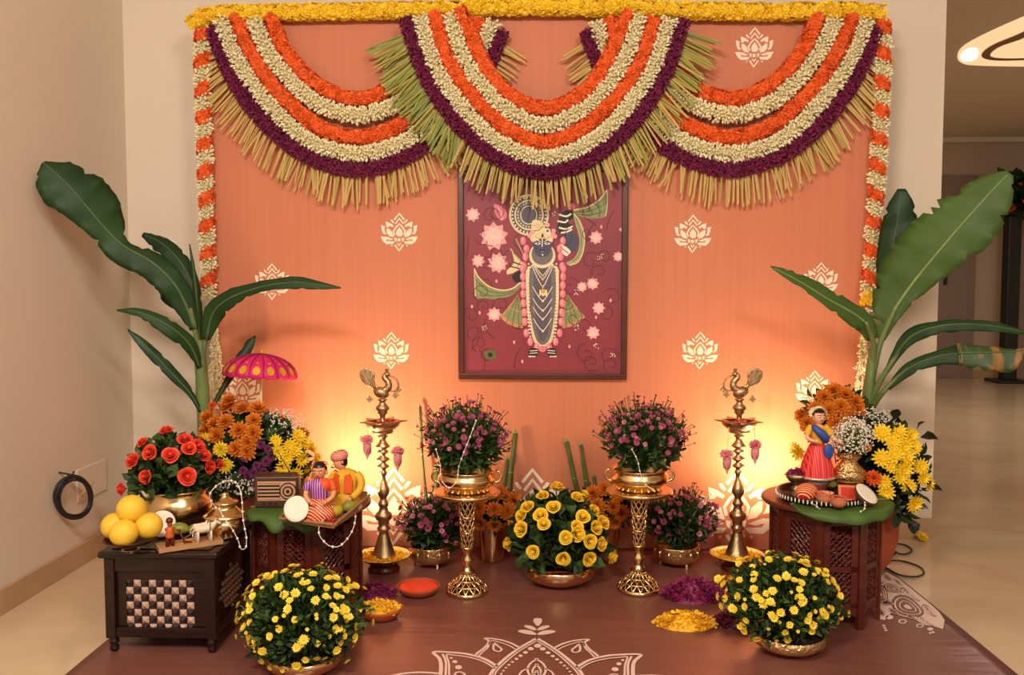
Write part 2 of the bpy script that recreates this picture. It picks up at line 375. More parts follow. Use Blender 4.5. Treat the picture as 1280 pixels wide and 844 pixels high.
# mandala: strokes and fills traced on the floor plane, mirrored left-right and front-back
MCX = G(671, 797).x; MZ = 0.0048; MANP = mat('mandala_print', srgb(236, 206, 190), 0.6)
def fl(px, py): q = G(px, py, MZ); return (q.x, q.y)
man = M(); SIDE = (1, -1); WK = 1.3
def mstroke(pts, w, mirror=True, closed=False, sm=6):
    P = [fl(*p) for p in pts]; P = smooth_path(P, sm, closed) if sm else P
    V, F = ribbon2d(P, w*WK, closed)
    for sx in (SIDE if mirror else (1,)):
        man.add([(MCX+sx*(p[0]-MCX), p[1], MZ) for p in V], F if sx > 0 else [f[::-1] for f in F])
def mfill(pts, mirror=True, sm=0):
    P = [fl(*p) for p in pts]; P = smooth_path(P, sm, True) if sm else P
    for sx in (SIDE if mirror else (1,)):
        V = [(MCX+sx*(p[0]-MCX), p[1], MZ) for p in P]; man.add(V, [tuple(range(len(V)))])
def C(x, y): return (490+x/3.459, 740+y/3.459)
def mdot(x, y, rx, ry, mirror=True):
    px, py = C(x, y); mfill([(px+rx/3.459*math.cos(a), py+ry/3.459*math.sin(a)) for a in np.linspace(0, 2*PI, 14, endpoint=False)], mirror)
mfill([C(x, y) for x, y in [(630, 148), (612, 130), (614, 116), (630, 113), (646, 116), (648, 130)]], False, 4)
mfill([C(x, y) for x, y in [(625, 165), (600, 163), (572, 150), (580, 144), (610, 150)]], True, 4)
mfill([C(x, y) for x, y in [(625, 184), (590, 184), (545, 172), (560, 164), (600, 168)]], True, 4)
# central pointed petal, double outline
mstroke([C(x, y) for x, y in [(630, 197), (540, 250), (470, 305), (430, 350), (405, 410), (400, 480)]], 0.007)
mstroke([C(x, y) for x, y in [(630, 209), (548, 258), (482, 312), (446, 352), (424, 410), (420, 480)]], 0.0035)
for x, y, r in [(630, 233, 16), (600, 246, 13), (577, 262, 11), (556, 276, 9.5), (538, 290, 8.5), (521, 303, 7.5), (506, 316, 7), (493, 328, 6), (482, 341, 6), (473, 354, 6)]: mdot(x, y, r, r*0.55, x != 630)
# second and third ring of petals
mstroke([C(x, y) for x, y in [(550, 240), (510, 220), (460, 206), (402, 200), (420, 214), (402, 240), (372, 262), (360, 275)]], 0.006)
mstroke([C(x, y) for x, y in [(538, 250), (505, 232), (462, 217), (428, 212), (415, 240), (392, 260), (375, 278)]], 0.0035)
mstroke([C(x, y) for x, y in [(440, 226), (440, 250), (462, 258), (474, 248), (458, 234), (442, 220)]], 0.0045)
mstroke([C(x, y) for x, y in [(455, 322), (400, 290), (330, 270), (260, 262), (180, 260), (206, 290), (212, 330), (206, 370), (190, 430)]], 0.0075)
mstroke([C(x, y) for x, y in [(446, 332), (395, 301), (330, 282), (262, 273), (236, 272), (246, 310), (246, 370), (236, 430)]], 0.004)
mstroke([C(x, y) for x, y in [(218, 268), (232, 300), (232, 350), (222, 430)]], 0.0045)
for x, y, r in [(256, 286, 7), (272, 302, 11), (288, 326, 15)]: mdot(x, y, r, r*0.6)
mstroke([C(x, y) for x, y in [(272, 355), (292, 346), (314, 356), (308, 376), (285, 380)]], 0.004, closed=True)
mstroke([C(x, y) for x, y in [(200, 352), (110, 348), (20, 358), (-60, 380), (-20, 410), (0, 470)]], 0.007)
mstroke([C(x, y) for x, y in [(200, 366), (110, 362), (50, 368), (-20, 390)]], 0.0035)
# inner bud
mstroke([C(x, y) for x, y in [(632, 288), (600, 308), (586, 335), (600, 365), (632, 380)]], 0.0045)
mstroke([C(x, y) for x, y in [(632, 312), (614, 328), (608, 348), (632, 372)]], 0.004)
mstroke([C(x, y) for x, y in [(590, 330), (560, 345), (548, 375), (570, 420), (632, 440)]], 0.004)
mstroke([C(x, y) for x, y in [(632, 340), (600, 365), (585, 400)]], 0.0035)
for V0 in list(range(len(man.V))):           # front half, out of the frame: the same design turned round
    pass
n0 = len(man.F); YC = G(671, 870).y-0.05
VV = np.concatenate(man.V); man2V = VV*np.array([1, -1, 1])+np.array([0, 2*YC, 0])
for f, mi, sm in list(man.F[:n0]): man.F.append((f[:, ::-1]+man.n, mi, sm))
man.V.append(man2V); man.n *= 2
tagstuff_(man.build('mandala_print', MANP, cloth, world=True))
# corner print: paisleys and curls along the right and left border
man = M(); SIDE = (1,)
def E(x, y): return (1060+x/4.136, 640+y/4.136)
def outl(pts, w, closed=True): mstroke([E(x, y) for x, y in pts], w, True, closed, 6)
def pais(cx, cy, a, b, rot, n=16): return [(cx+a*math.cos(t)*math.cos(rot)-b*math.sin(t)*math.sin(rot)*(1-0.35*math.cos(t)), cy+a*math.cos(t)*math.sin(rot)+b*math.sin(t)*math.cos(rot)*(1-0.35*math.cos(t))) for t in np.linspace(0, 2*PI, n, endpoint=False)]
for SIDE in ((1,), (-1,)):
    man = M(); WK = 1.0
    mfill([E(*v) for v in [(146, 360), (170, 330), (200, 312), (262, 345), (340, 408), (415, 468), (470, 516), (500, 560), (490, 606), (440, 590), (400, 586), (340, 552), (285, 540), (225, 520), (190, 560), (160, 552), (140, 510), (136, 430)]])
    for cx, cy, r in ((215, 545, 20), (282, 566, 22), (372, 588, 20), (425, 606, 16)): mfill([E(cx+r*math.cos(a), cy+r*.55*math.sin(a)) for a in np.linspace(0, 2*PI, 14, endpoint=False)])
    for x, y in ((185, 588), (190, 600), (196, 612), (425, 626), (440, 622)): mfill([E(x+9*math.cos(a), y+5*math.sin(a)) for a in np.linspace(0, 2*PI, 8, endpoint=False)])
    man2, man = man, M(); MZ += .0004; WK = 1.0
    shp = [(310, 492, 84, 36, .42), (170, 428, 46, 28, 1.0), (238, 398, 52, 15, .3), (322, 428, 56, 10, .62), (420, 512, 44, 12, .7), (205, 470, 34, 10, .2), (170, 520, 26, 10, .5), (235, 515, 30, 8, .4), (205, 340, 26, 9, .5), (260, 365, 28, 6, .7), (400, 565, 44, 8, .5), (168, 372, 22, 8, -.4), (330, 545, 30, 6, .4)]
    shp = [(a_, b_, c_*1.08, d_*1.35, e_) for a_, b_, c_, d_, e_ in shp]
    for q in shp: mfill([E(*v) for v in pais(*q)])
    for cx, cy, r in ((282, 566, 13), (372, 588, 12)): mfill([E(cx+r*math.cos(a), cy+r*.55*math.sin(a)) for a in np.linspace(0, 2*PI, 12, endpoint=False)])
    man3, man = man, M(); MZ += .0004
    for a_, b_, c_, d_, e_ in shp:
        outl(pais(a_, b_, c_*.78, d_*.74, e_), .0045 if c_ > 40 else .003)
        if c_ > 40: outl(pais(a_, b_, c_*.5, d_*.45, e_), .0035); mfill([E(*v) for v in pais(a_, b_, c_*.24, d_*.2, e_)])
    tagstuff_(man.build('border_lines', MANP, cloth, world=True)); tagstuff_(man3.build('border_ground', CLOTHM, cloth, world=True)); MZ -= .0008; tagstuff_(man2.build('border_print', MANP, cloth, world=True))

# ============================================================ flower garlands
def ruffle(n1=7, n2=5):
    V = [(0, 0, 0.15)]; F = []
    for n, r, z, o in ((n1, 1.0, 0.25, 0), (n2, 0.6, 0.6, 0.4)):
        for k in range(n):
            a = 2*PI*k/n+o; da = PI/n*0.95; b = len(V)
            V += [(r*math.cos(a-da), r*math.sin(a-da), z), (r*1.12*math.cos(a), r*1.12*math.sin(a), z+0.12), (r*math.cos(a+da), r*math.sin(a+da), z)]
            F += [(0, b, b+1), (0, b+1, b+2)]
    return V, [(F, 0)]
def bud():
    V = [(0, 0, 0)]; F = []
    for r, z in ((0.07, 0.12), (0.09, 0.55), (0.19, 0.80)):
        for k in range(4): V.append((r*math.cos(k*PI/2), r*math.sin(k*PI/2), z))
    V.append((0, 0, 1.05)); g = []; F = []
    for k in range(4):
        k2 = (k+1) % 4; g.append((0, 1+k2, 1+k)); F += [(9+k, 9+k2, 13)]
    Q = [(1+i*4+k, 1+i*4+(k+1) % 4, 5+i*4+(k+1) % 4, 5+i*4+k) for i in (0, 1) for k in range(4)]
    return V, [(F, 0), (Q, 0), (g, 1)]
def spiky(n=7):
    V = [(0, 0, 0)]; F = []
    for k in range(n):
        a = 2*PI*k/n; b = len(V); t = 0.7 if k % 2 else 0.35
        d = (math.cos(a)*math.sin(t*1.6), math.sin(a)*math.sin(t*1.6), math.cos(t*1.6)); s = (-math.sin(a)*0.2, math.cos(a)*0.2, 0)
        V += [(d[0]*0.6+s[0], d[1]*0.6+s[1], d[2]*0.6), (d[0], d[1], d[2]), (d[0]*0.6-s[0], d[1]*0.6-s[1], d[2]*0.6)]
        F += [(0, b, b+1), (0, b+1, b+2)]
    return V, [(F, 0)]
RUF, BUD, SPK = ruffle(), bud(), spiky()
CALYXC = mat('garland_core', srgb(120, 96, 40), 0.8); PCORE = mat('purple_core', srgb(70, 12, 40), 0.8); OCORE = mat('orange_core', srgb(190, 62, 12), 0.8); YCORE = mat('amber_core', srgb(180, 110, 16), 0.8); WCORE = mat('jasmine_core', srgb(196, 188, 140), 0.8)
def strand(name, path, r, kind, parent, helix=None, dens=1.0):
    """a flower string along path: core tube and florets all round it"""
    P = resample(path, 0.006); m = M(); Pv, fr = frames(P)
    m.add(*g_tube(P[::3], r*(0.6 if kind == 'bud' else 0.72), 7), mi=2, smooth=True)
    pos = []; dr = []; kk = []
    step = {'ruffle': 0.0105, 'bud': 0.0062, 'spiky': 0.0075}[kind]/dens
    L = len(P)*0.006; nst = int(L/step)
    nar = {'ruffle': 8, 'bud': 8, 'spiky': 9}[kind]
    for i in range(nst):
        q = min(len(P)-1, int(i*step/0.006)); t, a, b = fr[q]
        for k in range(nar):
            an = 2*PI*(k+0.5*(i % 2)+random.uniform(-.25, .25))/nar
            d = a*math.cos(an)+b*math.sin(an)
            if d.y > 0.55: continue
            rr = r*random.uniform(0.68, 0.92); pos.append(Pv[q]+d*rr+t*random.uniform(-.003, .003))
            dr.append(d+t*random.uniform(-.55, .55)+Vector((random.gauss(0, .12), random.gauss(0, .12), random.gauss(0, .12))))
            kk.append(0 if helix is None else (1 if helix(i*step, math.atan2(d.x, -d.y)) else 0))
    pos = np.array([tuple(p) for p in pos]); dr = np.array([tuple(p) for p in dr]); kk = np.array(kk)
    sc = {'ruffle': 0.0125, 'bud': 0.0265, 'spiky': 0.0135}[kind]
    if helix is None:
        R = rand_rots(len(pos), dr)*(sc*rng.uniform(.8, 1.2, len(pos)))[:, None, None]
        if kind == 'bud': pos = pos-dr/np.linalg.norm(dr, axis=1, keepdims=True)*0.014
        m.scatter({'ruffle': RUF, 'bud': BUD, 'spiky': SPK}[kind], pos, R)
    else:
        w = kk == 0; R = rand_rots(w.sum(), dr[w])*(0.024*rng.uniform(.8, 1.2, w.sum()))[:, None, None]; m.scatter(BUD, pos[w]-dr[w]/np.linalg.norm(dr[w], axis=1, keepdims=True)*0.013, R)
        w = kk == 1; R = rand_rots(w.sum(), dr[w])*(0.0105*rng.uniform(.8, 1.2, w.sum()))[:, None, None]; m.scatter(RUF, pos[w], R, mi=3)
    return m
def tagstuff(o): o['kind'] = 'stuff'; return o
YT, YS, YC2 = YB-0.035, YB-0.04, YB-0.088
# yellow garland along the top
path = [U(px, py, YT) for px, py in ((240, 31), (250, 23), (268, 18), (330, 16), (450, 14), (560, 12), (640, 9), (760, 10), (860, 13), (960, 15), (1050, 14), (1106, 17))]
path = smooth_path([tuple(p) for p in path], 8)
tg = thing('marigold_garland', path[0], 'thick yellow marigold garland running along the top of the backdrop', 'garland')
tagstuff(strand('', path, 0.026, 'ruffle', None).build('flower_string', [YELLOW, MARI, YCORE], tg, world=True))
# helix-banded side garlands with jasmine tassels
def side(pts, label, tassel, sgn, yellow_end):
    P = smooth_path([tuple(U(px, py, YB-0.035)) for px, py in pts], 8)
    t = thing('side_garland', P[-1], label, 'garland', 'banded garlands at the sides of the backdrop')
    per = 33.5*S(YB)
    hel = lambda s, an: ((s+sgn*an*0.010) % per) < per*0.40
    tagstuff(strand('', P, 0.024, 'bud', None, helix=hel).build('flower_string', [CREAM, JGREEN, WCORE, ORANGE], t, world=True))
    if yellow_end:
        e = [Vector(P[-1])+Vector((0, 0, 0.012)), Vector(P[-1])-Vector((0, 0, 0.028))]
        tagstuff(strand('', [tuple(q) for q in e], 0.024, 'ruffle', None).build('end_knot', [YELLOW, MARI, YCORE], t, world=True))
    for pp in tassel:
        Q = smooth_path([tuple(U(px, py, YB-0.03-0.012*(k % 2))) for k, (px, py) in enumerate(pp)], 8); m = M()
        m.add(*g_tube(Q, 0.0015, 5), mi=1)
        R = resample(Q, 0.0105); dirs = np.tile(np.array([0, 0, -1.0]), (len(R), 1))
        for s in range(3):
            d = dirs+rng.normal(size=dirs.shape)*0.45; m.scatter(BUD, R, rand_rots(len(R), d)*0.02)
        m.build('jasmine_tassel', [CREAM, JGREEN], t, world=True)
side([(252, 38), (253, 100), (256, 200), (259, 300), (261, 374)], 'orange and white banded garland on the left edge of the backdrop', [[(264, 378), (265, 450), (263, 520)], [(267, 378), (270, 440), (271, 505)], [(265, 378), (274, 440), (277, 498)]], 1, False)
side([(1104, 28), (1103, 90), (1098, 200), (1091, 300), (1086, 372)], 'orange and white banded garland on the right edge of the backdrop', [[(1083, 384), (1075, 440), (1070, 500)], [(1084, 384), (1079, 440), (1077, 502)], [(1085, 384), (1082, 440), (1084, 496)]], -1, True)
# the three swags
LSW = [[(338.6, 22), (352, 55), (377, 89), (411, 114), (447, 124)], [(317, 25), (334, 62), (358.6, 95), (392, 126), (423, 140), (447, 144)],
       [(295, 22), (309, 55), (334, 99), (365, 132), (399, 159), (447, 172)], [(277, 26), (294, 71), (321.6, 111), (355.5, 151), (392, 179), (447, 192.5)],
       [(266, 38), (288, 92), (318.6, 139), (355.5, 175.6), (392, 199), (447, 213)]]
CSW = [[(574, 14), (590, 48), (614, 95), (645, 124), (681, 136)], [(563, 18), (577, 66), (599, 102), (632, 136), (681, 157)],
       [(543, 20), (556, 64), (577, 103), (614, 144), (645, 167), (681, 179)], [(525, 22), (543, 80), (568, 121), (608, 167), (645, 189), (681, 198)],
       [(508, 24), (525, 78), (549, 124), (583, 166), (632, 203), (681, 215)]]
STRIP = M().add([(-.5, 0, 0), (0, -.12, 0), (.5, 0, 0), (-.42, .0, -.5), (0, -.15, -.5), (.42, .0, -.5), (-.4, .05, -1), (0, -.02, -1.02), (.4, .05, -.97),
                 (-.5, .1, 0), (.5, .1, 0), (-.4, .12, -1), (.4, .12, -.97)], [(0, 3, 4, 1), (1, 4, 5, 2), (3, 6, 7, 4), (4, 7, 8, 5), (9, 10, 12, 11), (0, 9, 11, 6, 3), (2, 5, 8, 12, 10)])
STRAWC = [mat('palm_straw', srgb(196, 164, 92), 0.55, var=0.12), mat('palm_olive', srgb(160, 150, 64), 0.55, var=0.12), mat('palm_green', srgb(126, 138, 58), 0.55, var=0.12)]
STRIPM = [STRIP.mesh('leaf_strip', m) for m in STRAWC]
def swag(half, cx, Y, label, flip, green, dens):
    def full(h):
        h = [((2*cx-x) if flip else x, y) for x, y in h]
        return h+[(2*cx-x, y) for x, y in h[::-1][1:]]
    t = thing('flower_swag', U(cx, 20, Y), label, 'swag', 'swags of flower strings hanging across the backdrop')
    kinds = (('ruffle', [ORANGE, ORANGE, OCORE]), ('bud', [CREAM, JGREEN, WCORE]), ('ruffle', [ORANGE, ORANGE, OCORE]), ('bud', [CREAM, JGREEN, WCORE]), ('spiky', [PURP, PURP, PCORE]))
    for i, h in enumerate(half):
        P = smooth_path([tuple(U(px, py, Y-0.004*(i % 2))) for px, py in full(h)], 8)
        tagstuff(strand('', P, 0.0225, kinds[i][0], None).build('flower_string', kinds[i][1], t, world=True))
    P = resample(smooth_path([tuple(U(px, py, Y+0.012)) for px, py in full(half[4])], 8), 0.0078)
    Pv, fr = frames(P); cxw = U(cx, 60, Y).x; n = len(P)
    for i in range(n):
        if random.random() > dens: continue
        tt = fr[i][0]; out = Vector((tt.z, 0, -tt.x)); out.normalize()
        if out.z > 0.2: out = -out
        side_ = abs(2*i/n-1)
        if side_ > .94: continue
        #                    # 0 in the middle, 1 at the ends
        f = 0.35+0.5*side_; d = (out*f+Vector((0, 0, -1))*(1-f)).normalized()
        g = green(i/n, side_); reps = int(g[2]) + (random.random() < g[2] % 1)
        for _ in range(reps):
            dd = (d+Vector((random.gauss(0, .20 if reps > 1 else .08), random.uniform(-.16, .02), random.gauss(0, .08)))).normalized()
            ln = g[0]*random.uniform(.8, 1.12); w = random.uniform(.0055, .0105)
            q = zquat(-dd, 0)
            # keep the strip's flat side to the room
            X = Vector((0, 1, 0)).cross(-dd).normalized(); Z = -dd; Yv = Z.cross(X); mt = Matrix((X, Yv, Z)).transposed()
            o = inst(STRIPM[max(0, min(2, int(g[1]*1.9+random.uniform(-.7, .9))))], 'leaf_strip', t, Pv[i]+dd*0.012-t.location+Vector((0, random.uniform(-.008, .010), 0)), mt.to_quaternion() @ Quaternion((0, 0, 1), random.gauss(0, .25)), (w, w, ln+0.012))
gr_c = lambda u, s: (0.10+0.05*max(0, (s-.35)), 0.95, 3.0) if (s > 0.42 and u < .5) else (0.10+.02*s, 0.7 if s > .55 else .4, 1.6 if s > .55 else 1.0)
gr_s = lambda u, s: (0.105 if s < .8 else .085, 0.1, 1.15)
swag(LSW, 447, YS, 'flower swag on the left, of orange, white and purple strings with straw fringe', False, gr_s, 0.85)
swag([[(1360-x, y) for x, y in h] for h in LSW], 913, YS, 'flower swag on the right, of orange, white and purple strings with straw fringe', False, gr_s, 0.85)
swag(CSW, 681, YC2, 'central flower swag hanging in front over the painting, with green and straw palm fringe', False, gr_c, 0.95)
# ============================================================ framed painting
YP = YB-0.016
pa, pb = U(572, 207, YP-0.008), U(783.5, 475, YP-0.008)
paint = thing('framed_painting', ((pa.x+pb.x)/2, YP, pb.z), 'dark framed maroon painting of a standing figure with lotuses and garlands', 'painting')
FRAMEM = mat('frame_wood', srgb(78, 34, 20), 0.35, var=0.2, vscale=20)
w = 0.021
for lo, hi in (((pa.x, pb.z), (pb.x, pb.z+w)), ((pa.x, pa.z-w), (pb.x, pa.z)), ((pa.x, pb.z+w), (pa.x+w, pa.z-w)), ((pb.x-w, pb.z+w), (pb.x, pa.z-w))):
    o = bx('frame_rail', FRAMEM, (lo[0], YP-0.010, lo[1]), (hi[0], YB-0.0005, hi[1]), bevel=0.003); o.parent = paint; o.location = -Vector(paint.location)
def canvas_mat():
    m = mat('maroon_canvas', srgb(136, 44, 58), 0.5, var=0.12, vscale=5); return m
o = bx('canvas', canvas_mat(), (pa.x+w*0.8, YP, pb.z+w*0.8), (pb.x-w*0.8, YB-0.002, pa.z-w*0.8)); o.parent = paint; o.location = -Vector(paint.location)
PC = {k: mat('paint_'+k, srgb(*c), 0.6, var=v, vscale=60) for k, c, v in (('line', (82, 22, 30), 0), ('pink', (236, 160, 160), .1), ('pale', (240, 196, 188), .08), ('rose', (226, 120, 136), .1), ('cream', (228, 208, 160), .06),
     ('grey', (112, 104, 106), .1), ('mid', (86, 80, 92), .1), ('skin', (70, 72, 94), .12), ('black', (26, 22, 26), 0), ('white', (240, 228, 206), 0), ('green', (134, 142, 92), .12), ('sage', (164, 164, 116), .1), ('tan', (192, 140, 92), .1), ('gold', (206, 160, 80), .1), ('olive', (92, 100, 48), .1))}
PK = list(PC); PMS = list(PC.values())
class Paint:
    def __init__(s): s.m = M(); s.k = 0
    def w(s, p, k): q = U(p[0], p[1], YP-0.0004-k*0.00003); return tuple(q)
    def fill(s, pts, col, sm=0):
        s.k += 1; P = smooth_path(pts, sm, True) if sm else pts
        s.m.add([s.w(p, s.k) for p in P], [tuple(range(len(P)))], PK.index(col)); return s
    def stroke(s, pts, wd, col, sm=5, closed=False, taper=False):
        s.k += 1; P = smooth_path(pts, sm, closed) if sm else pts
        V, F = ribbon2d(P, wd, closed, taper); s.m.add([s.w(p, s.k) for p in V], F, PK.index(col)); return s
    def ell(s, c, r, col, n=20, rot=0):
        s.k += 1
        P = [(c[0]+r[0]*math.cos(a)*math.cos(rot)-r[1]*math.sin(a)*math.sin(rot), c[1]+r[0]*math.cos(a)*math.sin(rot)+r[1]*math.sin(a)*math.cos(rot)) for a in np.linspace(0, 2*PI, n, endpoint=False)]
        s.m.add([s.w(p, s.k) for p in P], [tuple(range(n))], PK.index(col)); return s
    def dots(s, cs, r, col, n=8):
        s.k += 1
        for c in cs:
            P = [(c[0]+r*math.cos(a), c[1]+r*math.sin(a)) for a in np.linspace(0, 2*PI, n, endpoint=False)]
            s.m.add([s.w(p, s.k) for p in P], [tuple(range(n))], PK.index(col))
        return s
    def build(s, name):
        return s.m.build(name, PMS, paint, world=True)
A = lambda x, y: (575+x/6.03, 205+y/6.03)
B = lambda x, y: (575+x/6.03, 335+y/6.03)
AL = lambda L: [A(*p) for p in L]; BL = lambda L: [B(*p) for p in L]
# scrolling vine lines
sc = Paint()
for i in range(46):
    cx, cy = random.uniform(588, 768), random.uniform(262, 462); r = random.uniform(7, 14); a0 = random.uniform(0, 6.28); sg = random.choice((-1, 1))
    sc.stroke([(cx+r*(1-t/16)*math.cos(a0+sg*t*0.55), cy+r*(1-t/16)*math.sin(a0+sg*t*0.55)) for t in range(14)], 0.8, 'line', 3)
for i in range(18):
    x, y = random.uniform(585, 770), random.uniform(235, 440)
    sc.stroke([(x, y), (x+random.uniform(-8, 8), y+12), (x+random.uniform(-12, 12), y+26)], 0.8, 'line', 4)
sc.m.V = [np.c_[np.clip(v[:, 0], pa.x+w, pb.x-w), v[:, 1], np.clip(v[:, 2], pb.z+w, pa.z-w)] for v in sc.m.V]
tagstuff(sc.build('painted_vines'))
# painted lotuses
def plotus(c, r, n=8, rot=0.0):
    p = Paint(); p.k = 30
    for ring_, col, rr in ((0, 'pink', 1.0), (1, 'pale', 0.72)):
        for k in range(n):
            a = rot+2*PI*(k+0.5*ring_)/n; d = (math.cos(a), math.sin(a)); q = (-d[1], d[0])
            p.fill([(c[0], c[1]), (c[0]+r*rr*(.5*d[0]+.40*q[0]), c[1]+r*rr*(.5*d[1]+.40*q[1])), (c[0]+r*rr*d[0], c[1]+r*rr*d[1]), (c[0]+r*rr*(.5*d[0]-.40*q[0]), c[1]+r*rr*(.5*d[1]-.40*q[1]))], col)
    p.ell(c, (r*.14, r*.14), 'cream', 8); p.build('painted_lotus')
for c, r in ((A(97, 382), 9.5), (A(255, 545), 18.5), (A(138, 730), 8.8), (A(285, 745), 13.5), (A(1025, 555), 9), (A(1192, 698), 7), (B(920, 142), 7), (B(1000, 118), 8.5), (B(1045, 302), 8.5), (B(258, 350), 9.5), (B(1003, 488), 9)):
    plotus(c, r, 9 if r > 10 else 8, random.uniform(0, 1))
p = Paint(); p.k = 30; p.fill(AL([(260, 302), (320, 325), (352, 370), (345, 410), (310, 428), (275, 395), (260, 350)]), 'rose', 4); p.stroke(AL([(280, 320), (310, 370), (315, 420)]), 1, 'pale'); p.build('painted_bud')
p = Paint(); p.k = 30; p.ell(B(230, 655), (8, 6.5), 'olive'); p.ell(B(228, 655), (3, 3), 'black'); p.build('painted_leaf')
p = Paint(); p.k = 30
for x, y in ((275, 100), (90, 292), (148, 338), (408, 560), (470, 705), (825, 592), (1135, 245), (1025, 372), (1065, -310), (1210, -290)): p.ell(B(x, y), (1.5, 2.4), 'pink', 8)
for cx, cy in ((180, 455), (880, 450), (1030, 590), (1155, 665), (870, 185), (1058, -85), (715, -410)):
    p.dots([B(cx+random.uniform(-22, 22), cy+random.uniform(-20, 20)) for _ in range(9)], 0.7, 'white', 6)
tagstuff(p.build('painted_petals'))
# the figure
f = Paint()
f.ell(A(523, 385), (25.5, 26.5), 'line'); f.ell(A(520, 385), (25, 26), 'cream', 32); f.ell(A(520, 385), (22.5, 23.5), 'mid', 32)
f.dots([(A(520, 385)[0]+21*math.cos(a), A(520, 385)[1]+22*math.sin(a)) for a in np.linspace(0, 2*PI, 30, endpoint=False)], 1.3, 'white', 6)
f.ell(A(520, 385), (18.5, 19.3), 'cream', 32); f.ell(A(520, 385), (16.5, 17.2), 'grey', 32); f.dots([(A(520, 385)[0]+14*math.cos(a), A(520, 385)[1]+15*math.sin(a)) for a in np.linspace(0, 2*PI, 24, endpoint=False)], 1.1, 'cream', 6)
f.ell(A(518, 385), (10.5, 11.8), 'white', 28); f.ell(A(518, 385), (9.5, 10.8), 'mid', 28)
f.dots([(A(518, 385)[0]+r*math.cos(a), A(518, 385)[1]+r*math.sin(a)) for r in (3, 6, 8.5) for a in np.linspace(0, 2*PI, int(r*2.4), endpoint=False)], 0.7, 'grey', 6)
# flowing scarves
f.fill(AL([(850, 350), (960, 325), (1050, 270), (1108, 195), (1112, 290), (1098, 395), (1000, 412), (900, 395)]), 'green', 3)
f.stroke(AL([(855, 348), (960, 325), (1050, 270), (1108, 196)]), 1.8, 'cream'); f.stroke(AL([(865, 365), (970, 355), (1060, 320), (1110, 285)]), 1.2, 'olive'); f.stroke(AL([(875, 380), (980, 385), (1060, 365), (1104, 345)]), 1.2, 'olive'); f.stroke(AL([(1108, 200), (1112, 290), (1098, 395)]), 1.0, 'cream')
f.fill(AL([(850, 365), (905, 430), (940, 540), (930, 660), (895, 740), (830, 765), (800, 745), (860, 710), (895, 640), (900, 560), (875, 470)]), 'sage', 3)
f.stroke(AL([(852, 370), (905, 435), (938, 545), (928, 660), (890, 738), (825, 765)]), 1.2, 'cream'); f.stroke(AL([(870, 400), (905, 500), (915, 600), (895, 690), (850, 735)]), 0.9, 'olive')
f.fill(BL([(108, 5), (140, 70), (220, 140), (320, 165), (400, 150), (455, 105), (440, 165), (380, 210), (280, 235), (180, 228), (115, 212)]), 'green', 3)
f.stroke(BL([(108, 5), (140, 70), (220, 140), (320, 168), (400, 152), (455, 108)]), 1.6, 'cream'); f.stroke(BL([(110, 80), (200, 165), (320, 190), (430, 160)]), 1.1, 'olive'); f.stroke(BL([(112, 150), (200, 205), (320, 208), (430, 175)]), 1.1, 'olive'); f.stroke(BL([(108, 5), (112, 120), (115, 212)]), 1.0, 'cream')
# pleated skirt sides
for sx in (1, -1):
    mx = lambda L: [B(622+sx*(x-622), y) for x, y in L]
    f.fill(mx([(805, 195), (850, 255), (900, 320), (945, 370), (890, 420), (830, 445), (770, 455), (775, 330)]), 'tan', 0)
    f.fill(mx([(808, 210), (850, 270), (890, 325), (918, 362), (870, 398), (825, 420), (778, 430), (778, 330)]), 'green', 0)
    for a_, b_ in (((806, 200), (800, 450)), ((812, 215), (850, 435)), ((818, 220), (895, 412))): f.stroke(mx([a_, b_]), 1.0, 'olive', 0)
    f.stroke(mx([(800, 330), (850, 310), (880, 290)]), 1.0, 'tan')
# raised arm and lowered arm
f.fill(AL([(770, 560), (800, 510), (850, 505), (885, 550), (890, 610), (865, 655), (820, 665), (790, 630)]), 'skin', 3)
f.fill(AL([(740, 440), (760, 380), (800, 350), (850, 360), (850, 410), (810, 440), (855, 470), (840, 500), (770, 530), (735, 490)]), 'black', 3)
for q in ([(745, 380), (800, 395), (840, 375)], [(735, 430), (790, 440), (815, 420)], [(745, 480), (800, 490), (850, 470)], [(760, 520), (810, 510), (845, 490)]): f.stroke(AL(q), 2.2, 'white')
f.ell(A(840, 320), (5, 4.5), 'rose'); f.ell(A(836, 316), (2.5, 2.2), 'pink')
f.fill(AL([(750, 605), (800, 625), (835, 660), (820, 680), (800, 695), (760, 660)]), 'white', 3); f.stroke(AL([(760, 630), (815, 672)]), 1, 'black')
f.fill(BL([(390, 60), (450, 20), (480, 60), (455, 105), (420, 110)]), 'black', 2)
f.fill(AL([(380, 630), (420, 690), (470, 740), (440, 800), (360, 835), (355, 800), (410, 740)]), 'cream', 2); f.stroke(AL([(372, 770), (450, 790)]), 1.5, 'black'); f.stroke(AL([(400, 740), (460, 760)]), 1.5, 'black'); f.stroke(AL([(375, 640), (455, 730)]), 1.4, 'sage'); f.stroke(AL([(420, 560), (480, 690)]), 1.6, 'sage')
